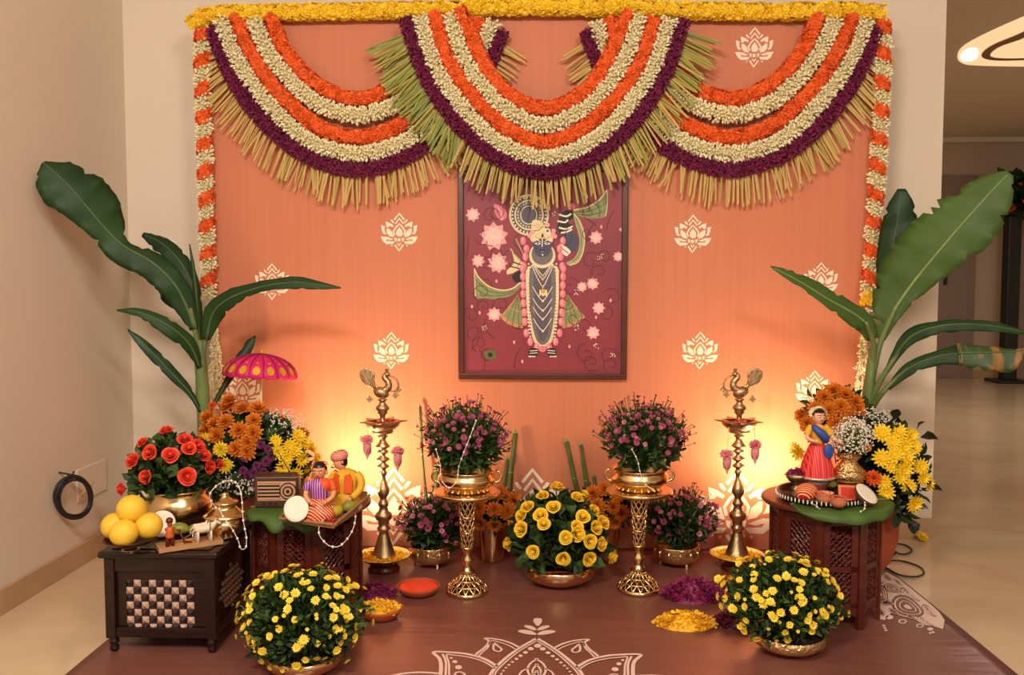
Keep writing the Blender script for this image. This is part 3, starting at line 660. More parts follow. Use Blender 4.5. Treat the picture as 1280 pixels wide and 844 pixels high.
# robe
robe = [A(540, 760), A(500, 800), B(495, 60), B(500, 250), B(520, 420), B(560, 560), B(622, 600), B(690, 560), B(725, 420), B(745, 250), B(745, 60), A(745, 800), A(710, 760), A(625, 740)]
f.fill(robe, 'cream', 3)
inr = [(622+(x_-622)*0.82, y_) for x_, y_ in [(540, -20), (500, 60), (505, 250), (525, 420), (565, 540), (622, 580), (685, 540), (720, 420), (740, 250), (742, 60), (705, -20)]]
f.fill(BL(inr), 'grey', 3); inr2 = [(622+(x_-622)*0.66, 10+(y_-10)*0.96) for x_, y_ in inr]; f.fill(BL(inr2), 'mid', 3)
for sgn in (-1, 1):
    f.dots([B(622+sgn*(112-(abs(y_-200)/400)**3*40), y_) for y_ in range(-30, 540, 26)], 1.2, 'white', 6); f.dots([B(622+sgn*(98-(abs(y_-200)/400)**3*36), y_+13) for y_ in range(-30, 520, 26)], 0.9, 'olive', 6)
for i, (yy, dp) in enumerate(((-40, 110), (-20, 120), (10, 150), (160, 100), (250, 80), (315, 80), (400, 85))):
    hw = 80-i*2; f.stroke([B(622-hw, yy-20), B(622-hw*.5, yy+dp*.45), B(624, yy+dp*.85), B(622+hw*.5, yy+dp*.45), B(622+hw, yy-20)], 0.9, 'white'); f.ell(B(624, yy+dp*.9), (1.6, 1.6), 'gold' if i < 3 else 'cream', 8)
f.fill(BL([(600, 165), (655, 165), (660, 220), (640, 205), (625, 215), (610, 200), (595, 220)]), 'cream', 0); f.ell(B(626, 175), (3, 3), 'gold', 8)
# lotus-bud garland round the robe
gar = [A(475, 580), A(500, 640), A(492, 700), A(480, 770), B(472, 5), B(474, 65), B(476, 130), B(476, 195), B(478, 265), B(484, 335), B(488, 405), B(500, 490), B(530, 555), B(578, 600)]
for x_, y_ in gar:
    for xx in (x_, 2*B(622, 0)[0]-x_+1): f.ell((xx, y_), (3.7, 5.4), 'rose', 12); f.ell((xx-0.8, y_-1), (1.6, 3.4), 'pink', 8)
f.ell(B(622, 612), (4.6, 4), 'rose', 12)
# collar, head, crown
f.ell(A(620, 690), (16.5, 16), 'cream', 24); f.ell(A(620, 680), (13.5, 13.5), 'grey', 24); f.dots([(A(620, 690)[0]+15*math.cos(a), A(620, 690)[1]+14.5*math.sin(a)) for a in np.linspace(0.1, PI-0.1, 14)], 1, 'white', 6)
f.fill(AL([(548, 560), (555, 640), (580, 690), (622, 702), (665, 685), (688, 640), (694, 560), (622, 535)]), 'skin', 3)
f.fill(AL([(545, 590), (520, 540), (545, 500), (600, 480), (660, 490), (700, 545), (694, 590), (660, 575), (622, 560), (580, 575)]), 'cream', 3)
f.stroke(AL([(560, 545), (600, 560), (622, 540), (645, 560), (690, 545)]), 0.9, 'gold'); f.ell(A(622, 540), (1.2, 3), 'black', 8); f.ell(A(660, 505), (3.6, 3.6), 'white', 10); f.ell(A(660, 505), (1.8, 1.8), 'mid', 8)
f.fill(AL([(540, 500), (545, 430), (600, 425), (632, 460), (610, 505), (570, 520)]), 'cream', 3); f.stroke(AL([(550, 505), (590, 500), (625, 470)]), 0.9, 'olive'); f.dots([A(565, 465), A(585, 460), A(600, 475)], 0.9, 'gold', 6)
for sgn in (-1, 1):
    f.stroke(AL([(622+sgn*14, 590), (622+sgn*35, 575), (622+sgn*66, 572)]), 1.0, 'white'); f.fill(AL([(622+sgn*14, 602), (622+sgn*35, 592), (622+sgn*60, 600), (622+sgn*36, 610)]), 'white', 2); f.ell(A(622+sgn*36, 601), (1.1, 1.1), 'black', 8)
f.stroke(AL([(621, 560), (620, 600), (618, 625)]), 1.2, 'white'); f.ell(A(621, 630), (1.8, 1.1), 'mid', 8); f.stroke(AL([(598, 655), (622, 648), (645, 655)]), 0.9, 'black'); f.ell(A(622, 662), (2.4, 0.9), 'grey', 8); f.ell(A(622, 685), (1.2, 1.2), 'white', 8)
for x_, y_ in ((525, 540), (545, 515), (705, 505), (715, 545), (700, 530), (660, 460)): f.ell(A(x_, y_), (3, 3), 'pink', 10)
# feet
for sgn in (-1, 1):
    f.fill(BL([(622+sgn*35, 610), (622+sgn*90, 605), (622+sgn*104, 640), (622+sgn*85, 668), (622+sgn*40, 655)]), 'black', 2)
    for y_ in (622, 640): f.stroke(BL([(622+sgn*38, y_), (622+sgn*95, y_+4)]), 1.0, 'white', 0)
    f.dots([B(622+sgn*x_, 668) for x_ in (60, 74, 88, 100)], 1.1, 'white', 6)
tagstuff(f.build('painted_figure'))
# ============================================================ lights at the foot of the backdrop
def uplight(px, py, aim, label, power):
    p = G(px, py, 0.0045); t = thing('uplight', p, label, 'spotlight', 'uplights behind the tables')
    M().add(*g_lathe([(0.030, 0), (0.034, 0.004), (0.034, 0.012), (0.018, 0.016), (0, 0.016)], 20)).build('base', BLACK, t)
    hd = Vector((0, 0, 0.25)); d = (Vector(aim)-(p+hd)).normalized(); T = Matrix.Translation(hd) @ d.to_track_quat('Z', 'Y').to_matrix().to_4x4()
    M().add(*g_lathe([(0, -0.03), (0.02, -0.03), (0.028, -0.01), (0.032, 0.02), (0.032, 0.024), (0.028, 0.024), (0.026, 0.012), (0, 0.012)], 24), smooth=True, T=T).build('housing', BLACK, t)
    M().add(*g_lathe([(0, 0.014), (0.025, 0.014), (0.022, 0.017), (0, 0.018)], 20), T=T).build('lens', mat('lamp_lens', (1, .8, .5), 0.3, emit=(1, 0.7, 0.36, 25)), t)
    M().add(*g_tube([(0, 0, 0.014), (0, 0, 0.235)], 0.006, 8)).build('stalk', BLACK, t)
    L = bpy.data.lights.new('uplight_bulb', 'SPOT'); L.energy = power; L.color = (1.0, 0.70, 0.38); L.spot_size = math.radians(165); L.spot_blend = 0.9; L.shadow_soft_size = 0.03
    o = bpy.data.objects.new('uplight_bulb', L); COL.objects.link(o); o.location = p+hd+d*0.03; o.rotation_euler = d.to_track_quat('-Z', 'Y').to_euler()
uplight(424, 716, (-0.58, YB, 0.46), 'small black uplight behind the left octagonal table', 22)
uplight(984, 716, (0.78, YB, 0.46), 'small black uplight behind the right octagonal table', 22)

# ============================================================ flower heads (unit radius, facing +Z)
def petal_layers(layers, mi=0):
    """layers: (count, r_in, r_out, elev_deg, width, offset, z0)"""
    V = []; F = []
    for n, r0, r1, el, wd, off, z0 in layers:
        e = math.radians(el)
        for k in range(n):
            a = 2*PI*k/n+off; jit = random.uniform(.9, 1.1); ca, sa = math.cos(a), math.sin(a); b = len(V)
            for t, ww, lift in ((0, .45, 0), (.6, 1, .0), (1.0, .25, .05)):
                r = (r0+(r1*jit-r0)*t*math.cos(e)); z = z0+(r1*jit-r0)*t*math.sin(e)+lift
                for s in (-1, 1): V.append((r*ca-s*wd*ww*sa, r*sa+s*wd*ww*ca, z+(0.03 if s else 0)))
            F += [(b, b+2, b+3, b+1), (b+2, b+4, b+5, b+3)]
    return V, F
def head(name, layers, mats, centre=None, calyx=None):
    m = M(); m.add(*petal_layers(layers), mi=0)
    if centre: m.add(*g_sphere((0, 0, centre[1]), (centre[0], centre[0], centre[2]), 8, 5), mi=1, smooth=True)
    if calyx: m.add(*g_lathe([(0.0, -.45), (.10, -.35), (.3, -.1), (.3, 0.02)], 6), mi=len(mats)-1)
    return m.mesh(name, mats)
def rose_mesh(name, mats):
    m = M(); V = []; F = []
    for n, R0, R1, H, da, off, curl in ((3, .10, .26, .80, 80, .2, 0), (4, .22, .48, .78, 62, .5, .05), (5, .34, .74, .62, 48, .1, .14), (6, .42, 1.0, .36, 40, .6, .2)):
        for k in range(n):
            a0 = 2*PI*k/n+off; b = len(V)
            for i in range(4):
                t = i/3
                for j in range(4):
                    u = j/3*2-1; a = a0+math.radians(da)*u*(0.55+0.45*math.sin(PI*min(1, t*.75+.1)))
                    r = R0+(R1-R0)*(t**1.3); z = -0.25+(H+0.25)*(t**0.8)-curl*max(0, t-.7)*2-0.13*(u*u)*t
                    r *= 1+0.06*u*(1 if k % 2 else -1); V.append((r*math.cos(a), r*math.sin(a), z))
            for i in range(3):
                for j in range(3): q = b+i*4+j; F.append((q, q+1, q+5, q+4))
    m.add(V, F, 0, True); m.add(*g_sphere((0, 0, .28), (.27, .27, .50), 10, 8), mi=0, smooth=True); m.add(*g_lathe([(0.0, -.5), (.1, -.42), (.34, -.2), (.4, .0)], 8), mi=1, smooth=True)
    for k in range(5):
        a = 2*PI*k/5; m.add([(.3*math.cos(a-.3), .3*math.sin(a-.3), -.2), (.3*math.cos(a+.3), .3*math.sin(a+.3), -.2), (.75*math.cos(a), .75*math.sin(a), -.3)], [(0, 1, 2)], 1)
    return m.mesh(name, mats)
CORAL = mat('coral_rose', srgb(232, 70, 44), 0.55, var=0.18, vscale=40); ROSEY = mat('yellow_rose', srgb(252, 208, 50), 0.55, var=0.1, vscale=40)
MUMO = mat('orange_mum', srgb(216, 122, 26), 0.6, var=0.2, vscale=40); MUMY = mat('yellow_mum', srgb(250, 210, 28), 0.6, var=0.08, vscale=40); POMY = mat('lemon_pompon', srgb(244, 212, 40), 0.6, var=0.1, vscale=40)
VIOLET = mat('violet_pompon', srgb(128, 50, 100), 0.6, var=0.2, vscale=40); DCENT = mat('button_centre', srgb(236, 188, 30), 0.7); BUTTON = mat('button_petal', srgb(250, 222, 70), 0.6, var=0.06, vscale=40); PCENT = mat('aster_centre', srgb(110, 60, 40), 0.7)
ASTER = mat('aster_petal', srgb(170, 74, 108), 0.6, var=0.25, vscale=40); ASTERP = mat('aster_pink', srgb(204, 120, 140), 0.6, var=0.2, vscale=40)
H_CORAL = rose_mesh('coral_rose', [CORAL, LEAFM]); H_ROSEY = rose_mesh('yellow_rose', [ROSEY, LEAFM])
MUML = [(13, .1, 1, 2, .20, 0, 0), (12, .1, .95, 22, .20, .2, .06), (10, .1, .82, 42, .19, .1, .14), (8, .05, .7, 62, .17, .3, .2), (6, .02, .55, 78, .1, 0, .18)]
H_MUMO = head('orange_mum', MUML, [MUMO, LEAFM], calyx=1)
H_MUMY = head('yellow_mum', [(13, .1, 1, 2, .15, 0, 0), (12, .1, .9, 20, .14, .25, .04), (9, .1, .6, 45, .13, .1, .1)], [MUMY, DCENT, LEAFM], (.22, .22, .14), 1)
POML = [(12, .2, .95, -18, .17, 0, 0), (12, .2, 1.0, 8, .17, .2, .1), (11, .15, .92, 30, .16, .1, .2), (9, .1, .8, 52, .16, .3, .25), (6, .03, .66, 74, .16, 0, .3)]
H_POMY = head('lemon_pompon', POML, [POMY, LEAFM], calyx=1); H_VIO = head('violet_pompon', POML, [VIOLET, LEAFM], calyx=1)
H_MARI = head('marigold', POML, [ORANGE, LEAFM], calyx=1)
H_BUT = head('button_mum', [(11, .2, 1, 6, .24, 0, 0), (10, .2, .85, 24, .22, .3, .06)], [BUTTON, DCENT, LEAFM], (.42, .14, .16), 1)
H_AST = head('pink_aster', [(11, .15, 1, 14, .2, 0, 0), (9, .15, .8, 34, .19, .3, .05)], [ASTER, PCENT, LEAFM], (.3, .14, .12), 1)
H_ASTP = head('pale_aster', [(11, .15, 1, 14, .2, 0, 0), (9, .15, .8, 34, .19, .3, .05)], [ASTERP, PCENT, LEAFM], (.3, .14, .12), 1)
def leaf_base(w=0.30, fold=0.12, bend=0.15):
    V = [(0, 0, 0), (-w, fold, .45), (0, 0, .5), (w, fold, .45), (-w*.7, fold-bend*.5, .75), (w*.7, fold-bend*.5, .75), (0, -bend, 1.0)]
    return V, [([(0, 2, 1), (0, 3, 2), (1, 2, 4), (2, 3, 5), (2, 6, 4), (2, 5, 6)], 0)]
LEAF = leaf_base(); LEAFN = leaf_base(0.13, 0.04, .2); LEAFW = leaf_base(0.42, 0.16, .2); LEAFB = leaf_base(.2, .06, .2)
def dome_points(n, lo=-0.35, full=True, jitter=0.12):
    out = []; k = 0; g = PI*(3-math.sqrt(5))
    for i in range(n):
        z = 1-(1-lo)*(i+0.5)/n; r = math.sqrt(max(0, 1-z*z)); a = g*i+random.gauss(0, jitter)*2
        out.append(Vector((r*math.cos(a), r*math.sin(a), z))+Vector((random.gauss(0, jitter), random.gauss(0, jitter), random.gauss(0, jitter))))
    return [v.normalized() for v in out]
def lump(x, y, z, ph):
    az = np.arctan2(y, x); return 1+.09*np.sin(3*az+ph)*np.cos(2*z+ph)+.08*np.sin(5*az-2*ph+3*z)
def foliage(parent, c, rad, n, size, mats, base=LEAF, lo=-0.4, inner=0.35, up=0.35):
    c = np.array(c); rad = np.array(rad); d = rng.normal(size=(n*3, 3)); d /= np.linalg.norm(d, axis=1, keepdims=True); d = d[d[:, 2] > lo][:n]
    rr = (inner+(1-inner)*rng.uniform(0, 1, len(d))**0.6)*lump(d[:, 0], d[:, 1], d[:, 2], c[0]*37); P = c+d*rad*rr[:, None]*0.93
    dirs = d*rng.uniform(.3, 1, (len(d), 1))+np.array([0, 0, up])+rng.normal(size=d.shape)*0.45
    R = rand_rots(len(P), dirs)*(size*rng.uniform(.6, 1.25, len(P)))[:, None, None]
    m = M(); h = len(P)//2; m.scatter(base, P[:h], R[:h], mi=0); m.scatter(base, P[h:], R[h:], mi=1)
    return tagstuff(m.build('foliage', mats, parent, world=True))
def stems(parent, c, tips, r=0.0014, col=LEAFM, base_spread=0.02):
    m = M()
    for t in tips:
        b = Vector(c)+Vector((random.uniform(-1, 1)*base_spread, random.uniform(-1, 1)*base_spread, 0)); t = Vector(t); mid = (b+t)/2+Vector((0, 0, (t-b).length*0.08))
        m.add(*g_tube([b, mid, t], r, 4, False))
    return tagstuff(m.build('stems', col, parent, world=True))
def gyps(parent, c, rad, n, lo=-0.3, name='baby_breath', nst=40):
    c = np.array(c); rad = np.array(rad); d = rng.normal(size=(n*3, 3)); d /= np.linalg.norm(d, axis=1, keepdims=True); d = d[d[:, 2] > lo][:n]
    P = c+d*rad*(0.45+0.6*rng.uniform(0, 1, (len(d), 1))**0.6); o8 = ([(1, 0, 0), (0, 1, 0), (-1, 0, 0), (0, -1, 0), (0, 0, .8), (0, 0, -.8)], [([(0, 1, 4), (1, 2, 4), (2, 3, 4), (3, 0, 4), (1, 0, 5), (2, 1, 5), (3, 2, 5), (0, 3, 5)], 0)])
    m = M(); m.scatter(o8, P, rand_rots(len(P), d)*rng.uniform(.0022, .0042, len(P))[:, None, None])
    for p in P[::max(1, len(P)//nst)]: m.add(*g_tube([tuple(c-np.array([0, 0, rad[2]*.6])), tuple((p+c)/2), tuple(p)], 0.0006, 3, False), mi=1)
    return tagstuff(m.build(name, [mat('gypsophila', srgb(240, 232, 212), 0.7), LEAFM], parent, world=True))
def on_dome(px, py, c, rad):
    d = ray(px, py); o = CAMV-Vector(c); R = Vector(rad)
    O = Vector((o.x/R.x, o.y/R.y, o.z/R.z)); D = Vector((d.x/R.x, d.y/R.y, d.z/R.z))
    a = D.dot(D); b = O.dot(D); cc_ = O.dot(O)-1; disc = b*b-a*cc_
    t = (-b-math.sqrt(disc))/a if disc > 0 else -b/a
    p = CAMV+d*t; n = p-Vector(c); n = Vector((n.x/R.x**2, n.y/R.y**2, n.z/R.z**2)).normalized()
    return p, n
def placed(parent, me, name, pts, c, rad, r, face=0.35, out=0.0):
    """flower heads at photo points on the dome, turned outwards and a little to the room"""
    tips = []
    for q in pts:
        px, py = q[:2]; p, n = on_dome(px, py, c, rad); n = (n+Vector((0, -face, 0.15))+Vector((random.gauss(0, .15), 0, random.gauss(0, .15)))).normalized()
        inst(me, name, parent, p+n*out-parent_loc(parent), zquat(n, random.uniform(0, 6.28)), r*(q[2] if len(q) > 2 else random.uniform(.9, 1.1))); tips.append(p)
    return tips
def auto(parent, me, name, n, c, rad, r, lo=-0.3, jr=(0.88, 1.04), cond=None, sc=(.75, 1.15)):
    tips = []; C_ = Vector(c)
    for v in dome_points(n, lo):
        k = random.uniform(*jr)*lump(v.x, v.y, v.z, C_.x*37); p = C_+Vector((v.x*rad[0]*k, v.y*rad[1]*k, v.z*rad[2]*k))
        if cond and not cond(p, v): continue
        nn = (Vector((v.x/rad[0], v.y/rad[1], v.z/rad[2])).normalized()+Vector((random.gauss(0, .22), random.gauss(0, .22)-.15, random.gauss(0, .2)+.2))).normalized()
        inst(me, name, parent, p-parent_loc(parent), zquat(nn, random.uniform(0, 6.28)), r*random.uniform(*sc)); tips.append(p)
    return tips
def pot(parent, prof, m, n=36, name='bowl'): return M().add(*g_lathe(prof, n), smooth=True).build(name, m, parent)
def bowl_prof(r, h, foot=0.5, th=0.003, lip=0.0, belly=1.06):
    out = [(0, 0.0), (r*foot, 0.0), (r*foot*1.02, h*.04), (r*.86, h*.28), (r*belly, h*.58), (r*1.02, h*.88), (r*(1+lip), h)]
    return out+[(r*(1+lip)-th, h), (r*1.0-th*1.5, h*.86), (r*.85, h*.34), (r*foot*.9, h*.12), (0, h*.1)]
CZ = 0.0045
def ground(px, py): return G(px, py, CZ)

# --- two low bowls of yellow button chrysanthemums in front
for px, py, lab, cpx, cpy, rx, rz, m_ in ((380, 838, 'low brass bowl of yellow button chrysanthemums in front of the left table', 376, 772, 0.150, 0.118, COPPERY), (985, 812, 'low hammered brass bowl of yellow button chrysanthemums in front of the right table', 977, 747, 0.145, 0.108, BRASS_HAM)):
    p = ground(px, py); t = thing('potted_chrysanthemum', p, lab, 'flowers', 'bowls of yellow button chrysanthemums')
    pot(t, bowl_prof(0.090, 0.048, .55), m_); c = U(cpx, cpy, p.y); rad = (rx, 0.125, rz)
    pot(t, [(0, .012), (.07, .012), (.082, .036), (0, .044)], mat('soil', srgb(40, 28, 20), .9), 20, 'soil')
    foliage(t, c-Vector((0, 0, .01)), rad, 2600, 0.027, [LEAFD, LEAFM], LEAFB, -.75, .15)
    tips = auto(t, H_BUT, 'button_mum', 150, c, rad, 0.0112, -.62, (.93, 1.1))
    tips += auto(t, H_BUT, 'flower_bud', 50, c, rad, 0.0055, -.55, (.9, 1.1))
    stems(t, p+Vector((0, 0, .04)), tips[::3])
# --- yellow roses in the middle
p = ground(699, 728); t = thing('rose_bowl', p, 'low brass bowl of yellow roses in the middle of the floor cloth', 'flowers')
pot(t, bowl_prof(0.110, 0.062, .55), COPPERY); c = U(697, 668, p.y); rad = (0.150, 0.13, 0.128)
foliage(t, c-Vector((0, 0, .012)), rad, 750, 0.045, [LEAFD, LEAFM], LEAFW, -.55, .15)
rl = [(345, 130), (260, 180), (470, 190), (330, 250), (245, 300), (262, 352), (130, 300), (130, 382), (55, 470), (200, 522), (390, 558), (545, 562), (405, 437), (475, 412), (470, 368), (515, 310), (572, 265), (585, 377), (632, 345), (555, 455), (615, 475), (685, 545), (165, 252)]
tips = placed(t, H_ROSEY, 'yellow_rose', [(630+x/5.27, 590+y/5.27) for x, y in rl], c, rad, 0.0235, .25, .012)
tips += auto(t, H_ROSEY, 'yellow_rose', 14, c, rad, 0.02, -.1, (.98, 1.05), lambda p, v: v.y > .25)
stems(t, p+Vector((0, 0, .05)), tips, .0018)
# --- embossed small pots with pink asters by the backdrop
for px, py, lab, cpx, cpy in ((539, 706, 'small embossed brass pot of pink asters beside the left lamp', 545, 652), (846, 706, 'small embossed brass pot of pink asters beside the right lamp', 850, 648)):
    p = ground(px, py); t = thing('aster_pot', p, lab, 'flowers', 'small pots of pink asters')
    pot(t, [(0, .012), (.045, .012), (.066, .022), (.076, .042), (.072, .066), (.074, .072), (.070, .072), (.066, .06), (.05, .03), (0, .03)], BRASS_HAM)
    for k in range(3): a = -PI/2+2*PI*k/3+.5; M().add(*g_tube([(.05*math.cos(a), .05*math.sin(a), .02), (.056*math.cos(a), .056*math.sin(a), 0.0)], [.006, .004], 8)).build('foot', BRASS_HAM, t)
    for k in range(12):
        a = 2*PI*k/12; M().add(*g_sphere((.073*math.cos(a), .073*math.sin(a), .045), (.006, .006, .014), 8, 6), smooth=True).build('boss', BRASS, t)
    c = U(cpx, cpy, p.y); rad = (.125, .105, .095)
    foliage(t, c-Vector((0, 0, .012)), rad, 900, 0.03, [LEAFD, LEAFM], LEAFN, -.6, .1); foliage(t, c-Vector((0, 0, .03)), (.1, .09, .07), 500, 0.03, [LEAFD, LEAFD], LEAF, -.8, .1)
    tips = auto(t, H_AST, 'pink_aster', 66, c, rad, 0.0120, -.35, (.8, 1.12)); tips += auto(t, H_ASTP, 'pale_aster', 40, c, rad, 0.010, -.3, (.85, 1.2)); tips += auto(t, H_AST, 'flower_bud', 40, c, rad, .005, -.2, (1, 1.28))
    stems(t, p+Vector((0, 0, .06)), tips, .0011)
# --- tapered brass vases of orange chrysanthemums
for px, py, lab, cpx, cpy, fl_ in ((616, 700, 'brass vase of orange chrysanthemums left of the yellow roses', 622, 638, [(608, 622), (625, 620), (640, 628), (618, 638), (634, 640), (602, 650), (618, 654), (634, 655), (645, 650), (600, 635)]),
                              (757, 699, 'brass vase of orange chrysanthemums right of the yellow roses', 757, 632, [(742, 620), (756, 615), (770, 622), (748, 634), (764, 634), (775, 640), (752, 648), (768, 650), (740, 640)])):
    p = ground(px, py); t = thing('chrysanthemum_vase', p, lab, 'flowers', 'brass vases of orange chrysanthemums')
    pot(t, [(0, 0), (.036, 0), (.038, .004), (.044, .06), (.054, .125), (.057, .13), (.053, .13), (.042, .06), (.034, .01), (0, .01)], COPPERY, name='vase')
    c = U(cpx, cpy, p.y); rad = (.085, .07, .062)
    foliage(t, c-Vector((0, 0, .01)), rad, 420, 0.04, [LEAFD, LEAFM], LEAF, -.7, .2)
    tips = placed(t, H_MUMO, 'orange_mum', fl_, c, rad, 0.031, .3, .01); tips += auto(t, H_MUMO, 'orange_mum', 10, c, rad, 0.025, 0, (.95, 1.05), lambda p, v: v.y > .1)
    stems(t, p+Vector((0, 0, .12)), tips, .0016)
# ============================================================ openwork brass stands and their plants
def lattice(prof, nh, r, turns, m, mi=0, rings=()):
    """criss-cross bars over a surface of revolution given as list of (r,z)"""
    zs = [p[1] for p in prof]
    s = np.r_[0, np.cumsum(np.hypot(np.diff([p[0] for p in prof]), np.diff(zs)))]; s /= s[-1]
    R = lambda u: (np.interp(u, s, [p[0] for p in prof]), np.interp(u, s, zs))
    for k in range(nh):
        for sg in (-1, 1):
            pts = []
            for i in range(15):
                u = i/14; rr, z = R(u); a = 2*PI*k/nh+sg*2*PI*turns*u; pts.append((rr*math.cos(a), rr*math.sin(a), z))
            m.add(*g_tube(pts, r, 5, False), mi=mi, smooth=True)
    for u in rings:
        rr, z = R(u); m.add(*g_tube([(rr*math.cos(a), rr*math.sin(a), z) for a in np.linspace(0, 2*PI, 28, endpoint=False)], r*1.2, 5, False, True), mi=mi, smooth=True)
    return m
def pearl_string(name, pts, label, r=0.0035, step=0.028, sub=None, group=None):
    P = smooth_path([tuple(p) for p in pts], 8); t = thing(name, P[0], label, 'bead string', group)
    M().add(*g_tube(resample(P, .006), 0.0011, 5)).build('thread', PEARL, t, world=True)
    me = M().add(*g_sphere((0, 0, 0), (r, r, r*1.15), 8, 6), smooth=True).mesh('pearl', PEARL)
    for q in resample(P, step): inst(me, 'pearl', t, Vector(q)-t.location)
    return t
HOLE_SHADE = mat('hole_shade', srgb(60, 36, 16), 0.6, 0.4)  # dark brown standing in for the shade inside the pierced holes
def stand(px, py, label):
    p = ground(px, py); t = thing('brass_stand', p, label, 'stand', 'openwork brass stands')
    base = [(.064, .011), (.058, .020), (.046, .033), (.030, .046), (.020, .060)]
    m = M(); lattice(base, 16, .0026, .09, m, rings=(.3, .62, .9)); m.build('pierced_foot', BRASS, t)
    pot(t, [(0, 0), (.064, 0), (.068, .004), (.066, .011), (.058, .013), (.05, .004), (0, .003)], BRASS, name='foot_ring')
    pot(t, [(.022, .060), (.027, .063), (.016, .075), (.012, .085), (.019, .097), (.019, .105), (.011, .114), (.012, .125), (.019, .138), (.021, .142)], BRASS, 24, 'lower_stem')
    col = [(.016, .140), (.020, .20), (.025, .288)]
    m = M(); lattice(col, 9, .0030, .5, m, rings=(.0, .33, .66, 1)); m.build('pierced_column', BRASS, t)
    M().add(*g_lathe([(.055, .008), (.050, .020), (.038, .031), (.022, .044), (.014, .058)], 24), smooth=True).build('foot_shade_core', HOLE_SHADE, t)  # dark cores added behind the lattice so its gaps read as shaded
    M().add(*g_lathe([(0.0125, .14), (.0165, .20), (.021, .29)], 12), smooth=True).build('column_shade_core', HOLE_SHADE, t)
    pot(t, [(0, .284), (.03, .286), (.05, .296), (.088, .302), (.100, .306), (.104, .312), (.102, .318), (.09, .318), (0, .316)], BRASS, 40, 'plate')
    return t, p
H_ST = 0.318
for px, py, lab, cpx, cpy, lab2, hs in ((584, 740, 'openwork brass pedestal stand left of the yellow roses', 581, 548, 'brass bowl of purple asters on the left openwork stand', -1), (798, 737, 'openwork brass pedestal stand right of the yellow roses', 806, 546, 'brass bowl of purple asters on the right openwork stand', 1)):
    st, p = stand(px, py, lab); q = p+Vector((0, 0, H_ST+.0005))
    t = thing('aster_bowl', q, lab2, 'flowers', 'brass bowls of purple asters')
    pot(t, [(0, 0), (.062, 0), (.066, .006), (.07, .012), (.084, .022), (.091, .036), (.088, .047), (.082, .053), (.083, .060), (.091, .066), (.088, .067), (.078, .058), (.083, .04), (.06, .014), (0, .01)], BRASS, 40)
    for k in range(20): a = 2*PI*k/20; M().add(*g_sphere((.067*math.cos(a), .067*math.sin(a), .006), (.006, .006, .005), 6, 5), smooth=True).build('boss', BRASS, t)
    for sx in (-1, 1):
        M().add(*g_tube([(sx*(.088+.018*math.sin(a)), -.004, .045+.018*math.cos(a)) for a in np.linspace(.1, PI*1.1, 10)], .0042, 7), smooth=True).build('handle', BRASS, t)
    c = U(cpx, cpy, p.y); rad = (.125, .11, .108)
    foliage(t, c-Vector((0, 0, .015)), rad, 1300, 0.03, [LEAFD, LEAFM], LEAFN, -.55, .1); foliage(t, c-Vector((0, 0, .035)), (.1, .09, .075), 650, 0.03, [LEAFD, LEAFM], LEAF, -.8, .1)
    tips = auto(t, H_AST, 'pink_aster', 120, c, rad, 0.0104, -.25, (.8, 1.12)); tips += auto(t, H_ASTP, 'pale_aster', 40, c, rad, 0.0082, -.2, (.9, 1.2)); tips += auto(t, H_AST, 'flower_bud', 90, c, rad, .0048, -.15, (1, 1.28))
    stems(t, q+Vector((0, 0, .06)), tips, .001)
    y0 = p.y-.1
    if hs < 0: pearl_string('pearl_string', [U(595, 526, y0-.005), U(588, 545, y0-.015), U(582, 560, y0-.018), U(574, 582, y0), U(571, 600, y0), U(562, 610, y0-.002), U(552, 600, y0), U(550, 580, y0), U(545, 562, y0)], 'string of white beads over the left bowl of purple asters', .0032, .026)
    else: pearl_string('pearl_string', [U(790, 562, y0-.005), U(797, 576, y0-.008), U(800, 590, y0), U(806, 605, y0), U(816, 612, y0-.004)], 'string of white beads over the right bowl of purple asters', .003, .022)

# ============================================================ peacock oil lamps on petal plates
def petals(name, c, rx, ry, h, n, size, mats, label, cat='petals', flat=0.6):
    """a heap of loose petals"""
    ptl = ([(0, 0, 0), (-.3, .05, .4), (.3, .05, .4), (-.26, .18, .8), (.26, .18, .8), (0, .3, 1.0)], [([(0, 2, 1), (3, 4, 5)], 0), ([(1, 2, 4, 3)], 0)])
    a = rng.uniform(0, 2*PI, n); r = np.sqrt(rng.uniform(0, 1, n)); x = rx*r*np.cos(a); y = ry*r*np.sin(a); z = h*(1-r**2)*rng.uniform(.55, 1, n)+.002
    d = np.c_[np.cos(a*3.1), np.sin(a*3.1), rng.uniform(0.02, flat, n)]
    m = M(); P = np.c_[x, y, z]; R = rand_rots(n, d)*(size*rng.uniform(.7, 1.2, n))[:, None, None]
    k = n//2; m.scatter(ptl, P[:k], R[:k], mi=0); m.scatter(ptl, P[k:], R[k:], mi=1)
    m.add(*g_lathe([(rx*.96, 0.0), (rx*.9, h*.15), (rx*.6, h*.55), (rx*.25, h*.82), (0, h*.86)], 20), mi=1)
    if ry != rx: m.V[-1] = m.V[-1]*np.array([1, ry/rx, 1])
    o = m.build(name, mats, None, loc=c); return tag(o, label, cat, None, 'stuff')
LAMPP = [(815, 44), (806, 44), (798, 39), (770, 30), (740, 23), (718, 17), (706, 15), (700, 22), (692, 23), (684, 17), (664, 18), (656, 26), (642, 30), (632, 28), (620, 17), (604, 14), (596, 18), (586, 18), (574, 12), (564, 12), (548, 20), (536, 22), (520, 19), (500, 13), (484, 9), (470, 9), (464, 13), (456, 13), (448, 9), (440, 10), (434, 21), (428, 20), (418, 9), (412, 10), (404, 23), (398, 22), (388, 9), (380, 9), (372, 19), (366, 18), (358, 10), (350, 24), (344, 24), (330, 14), (318, 10), (310, 12), (304, 18), (298, 12), (292, 14)]
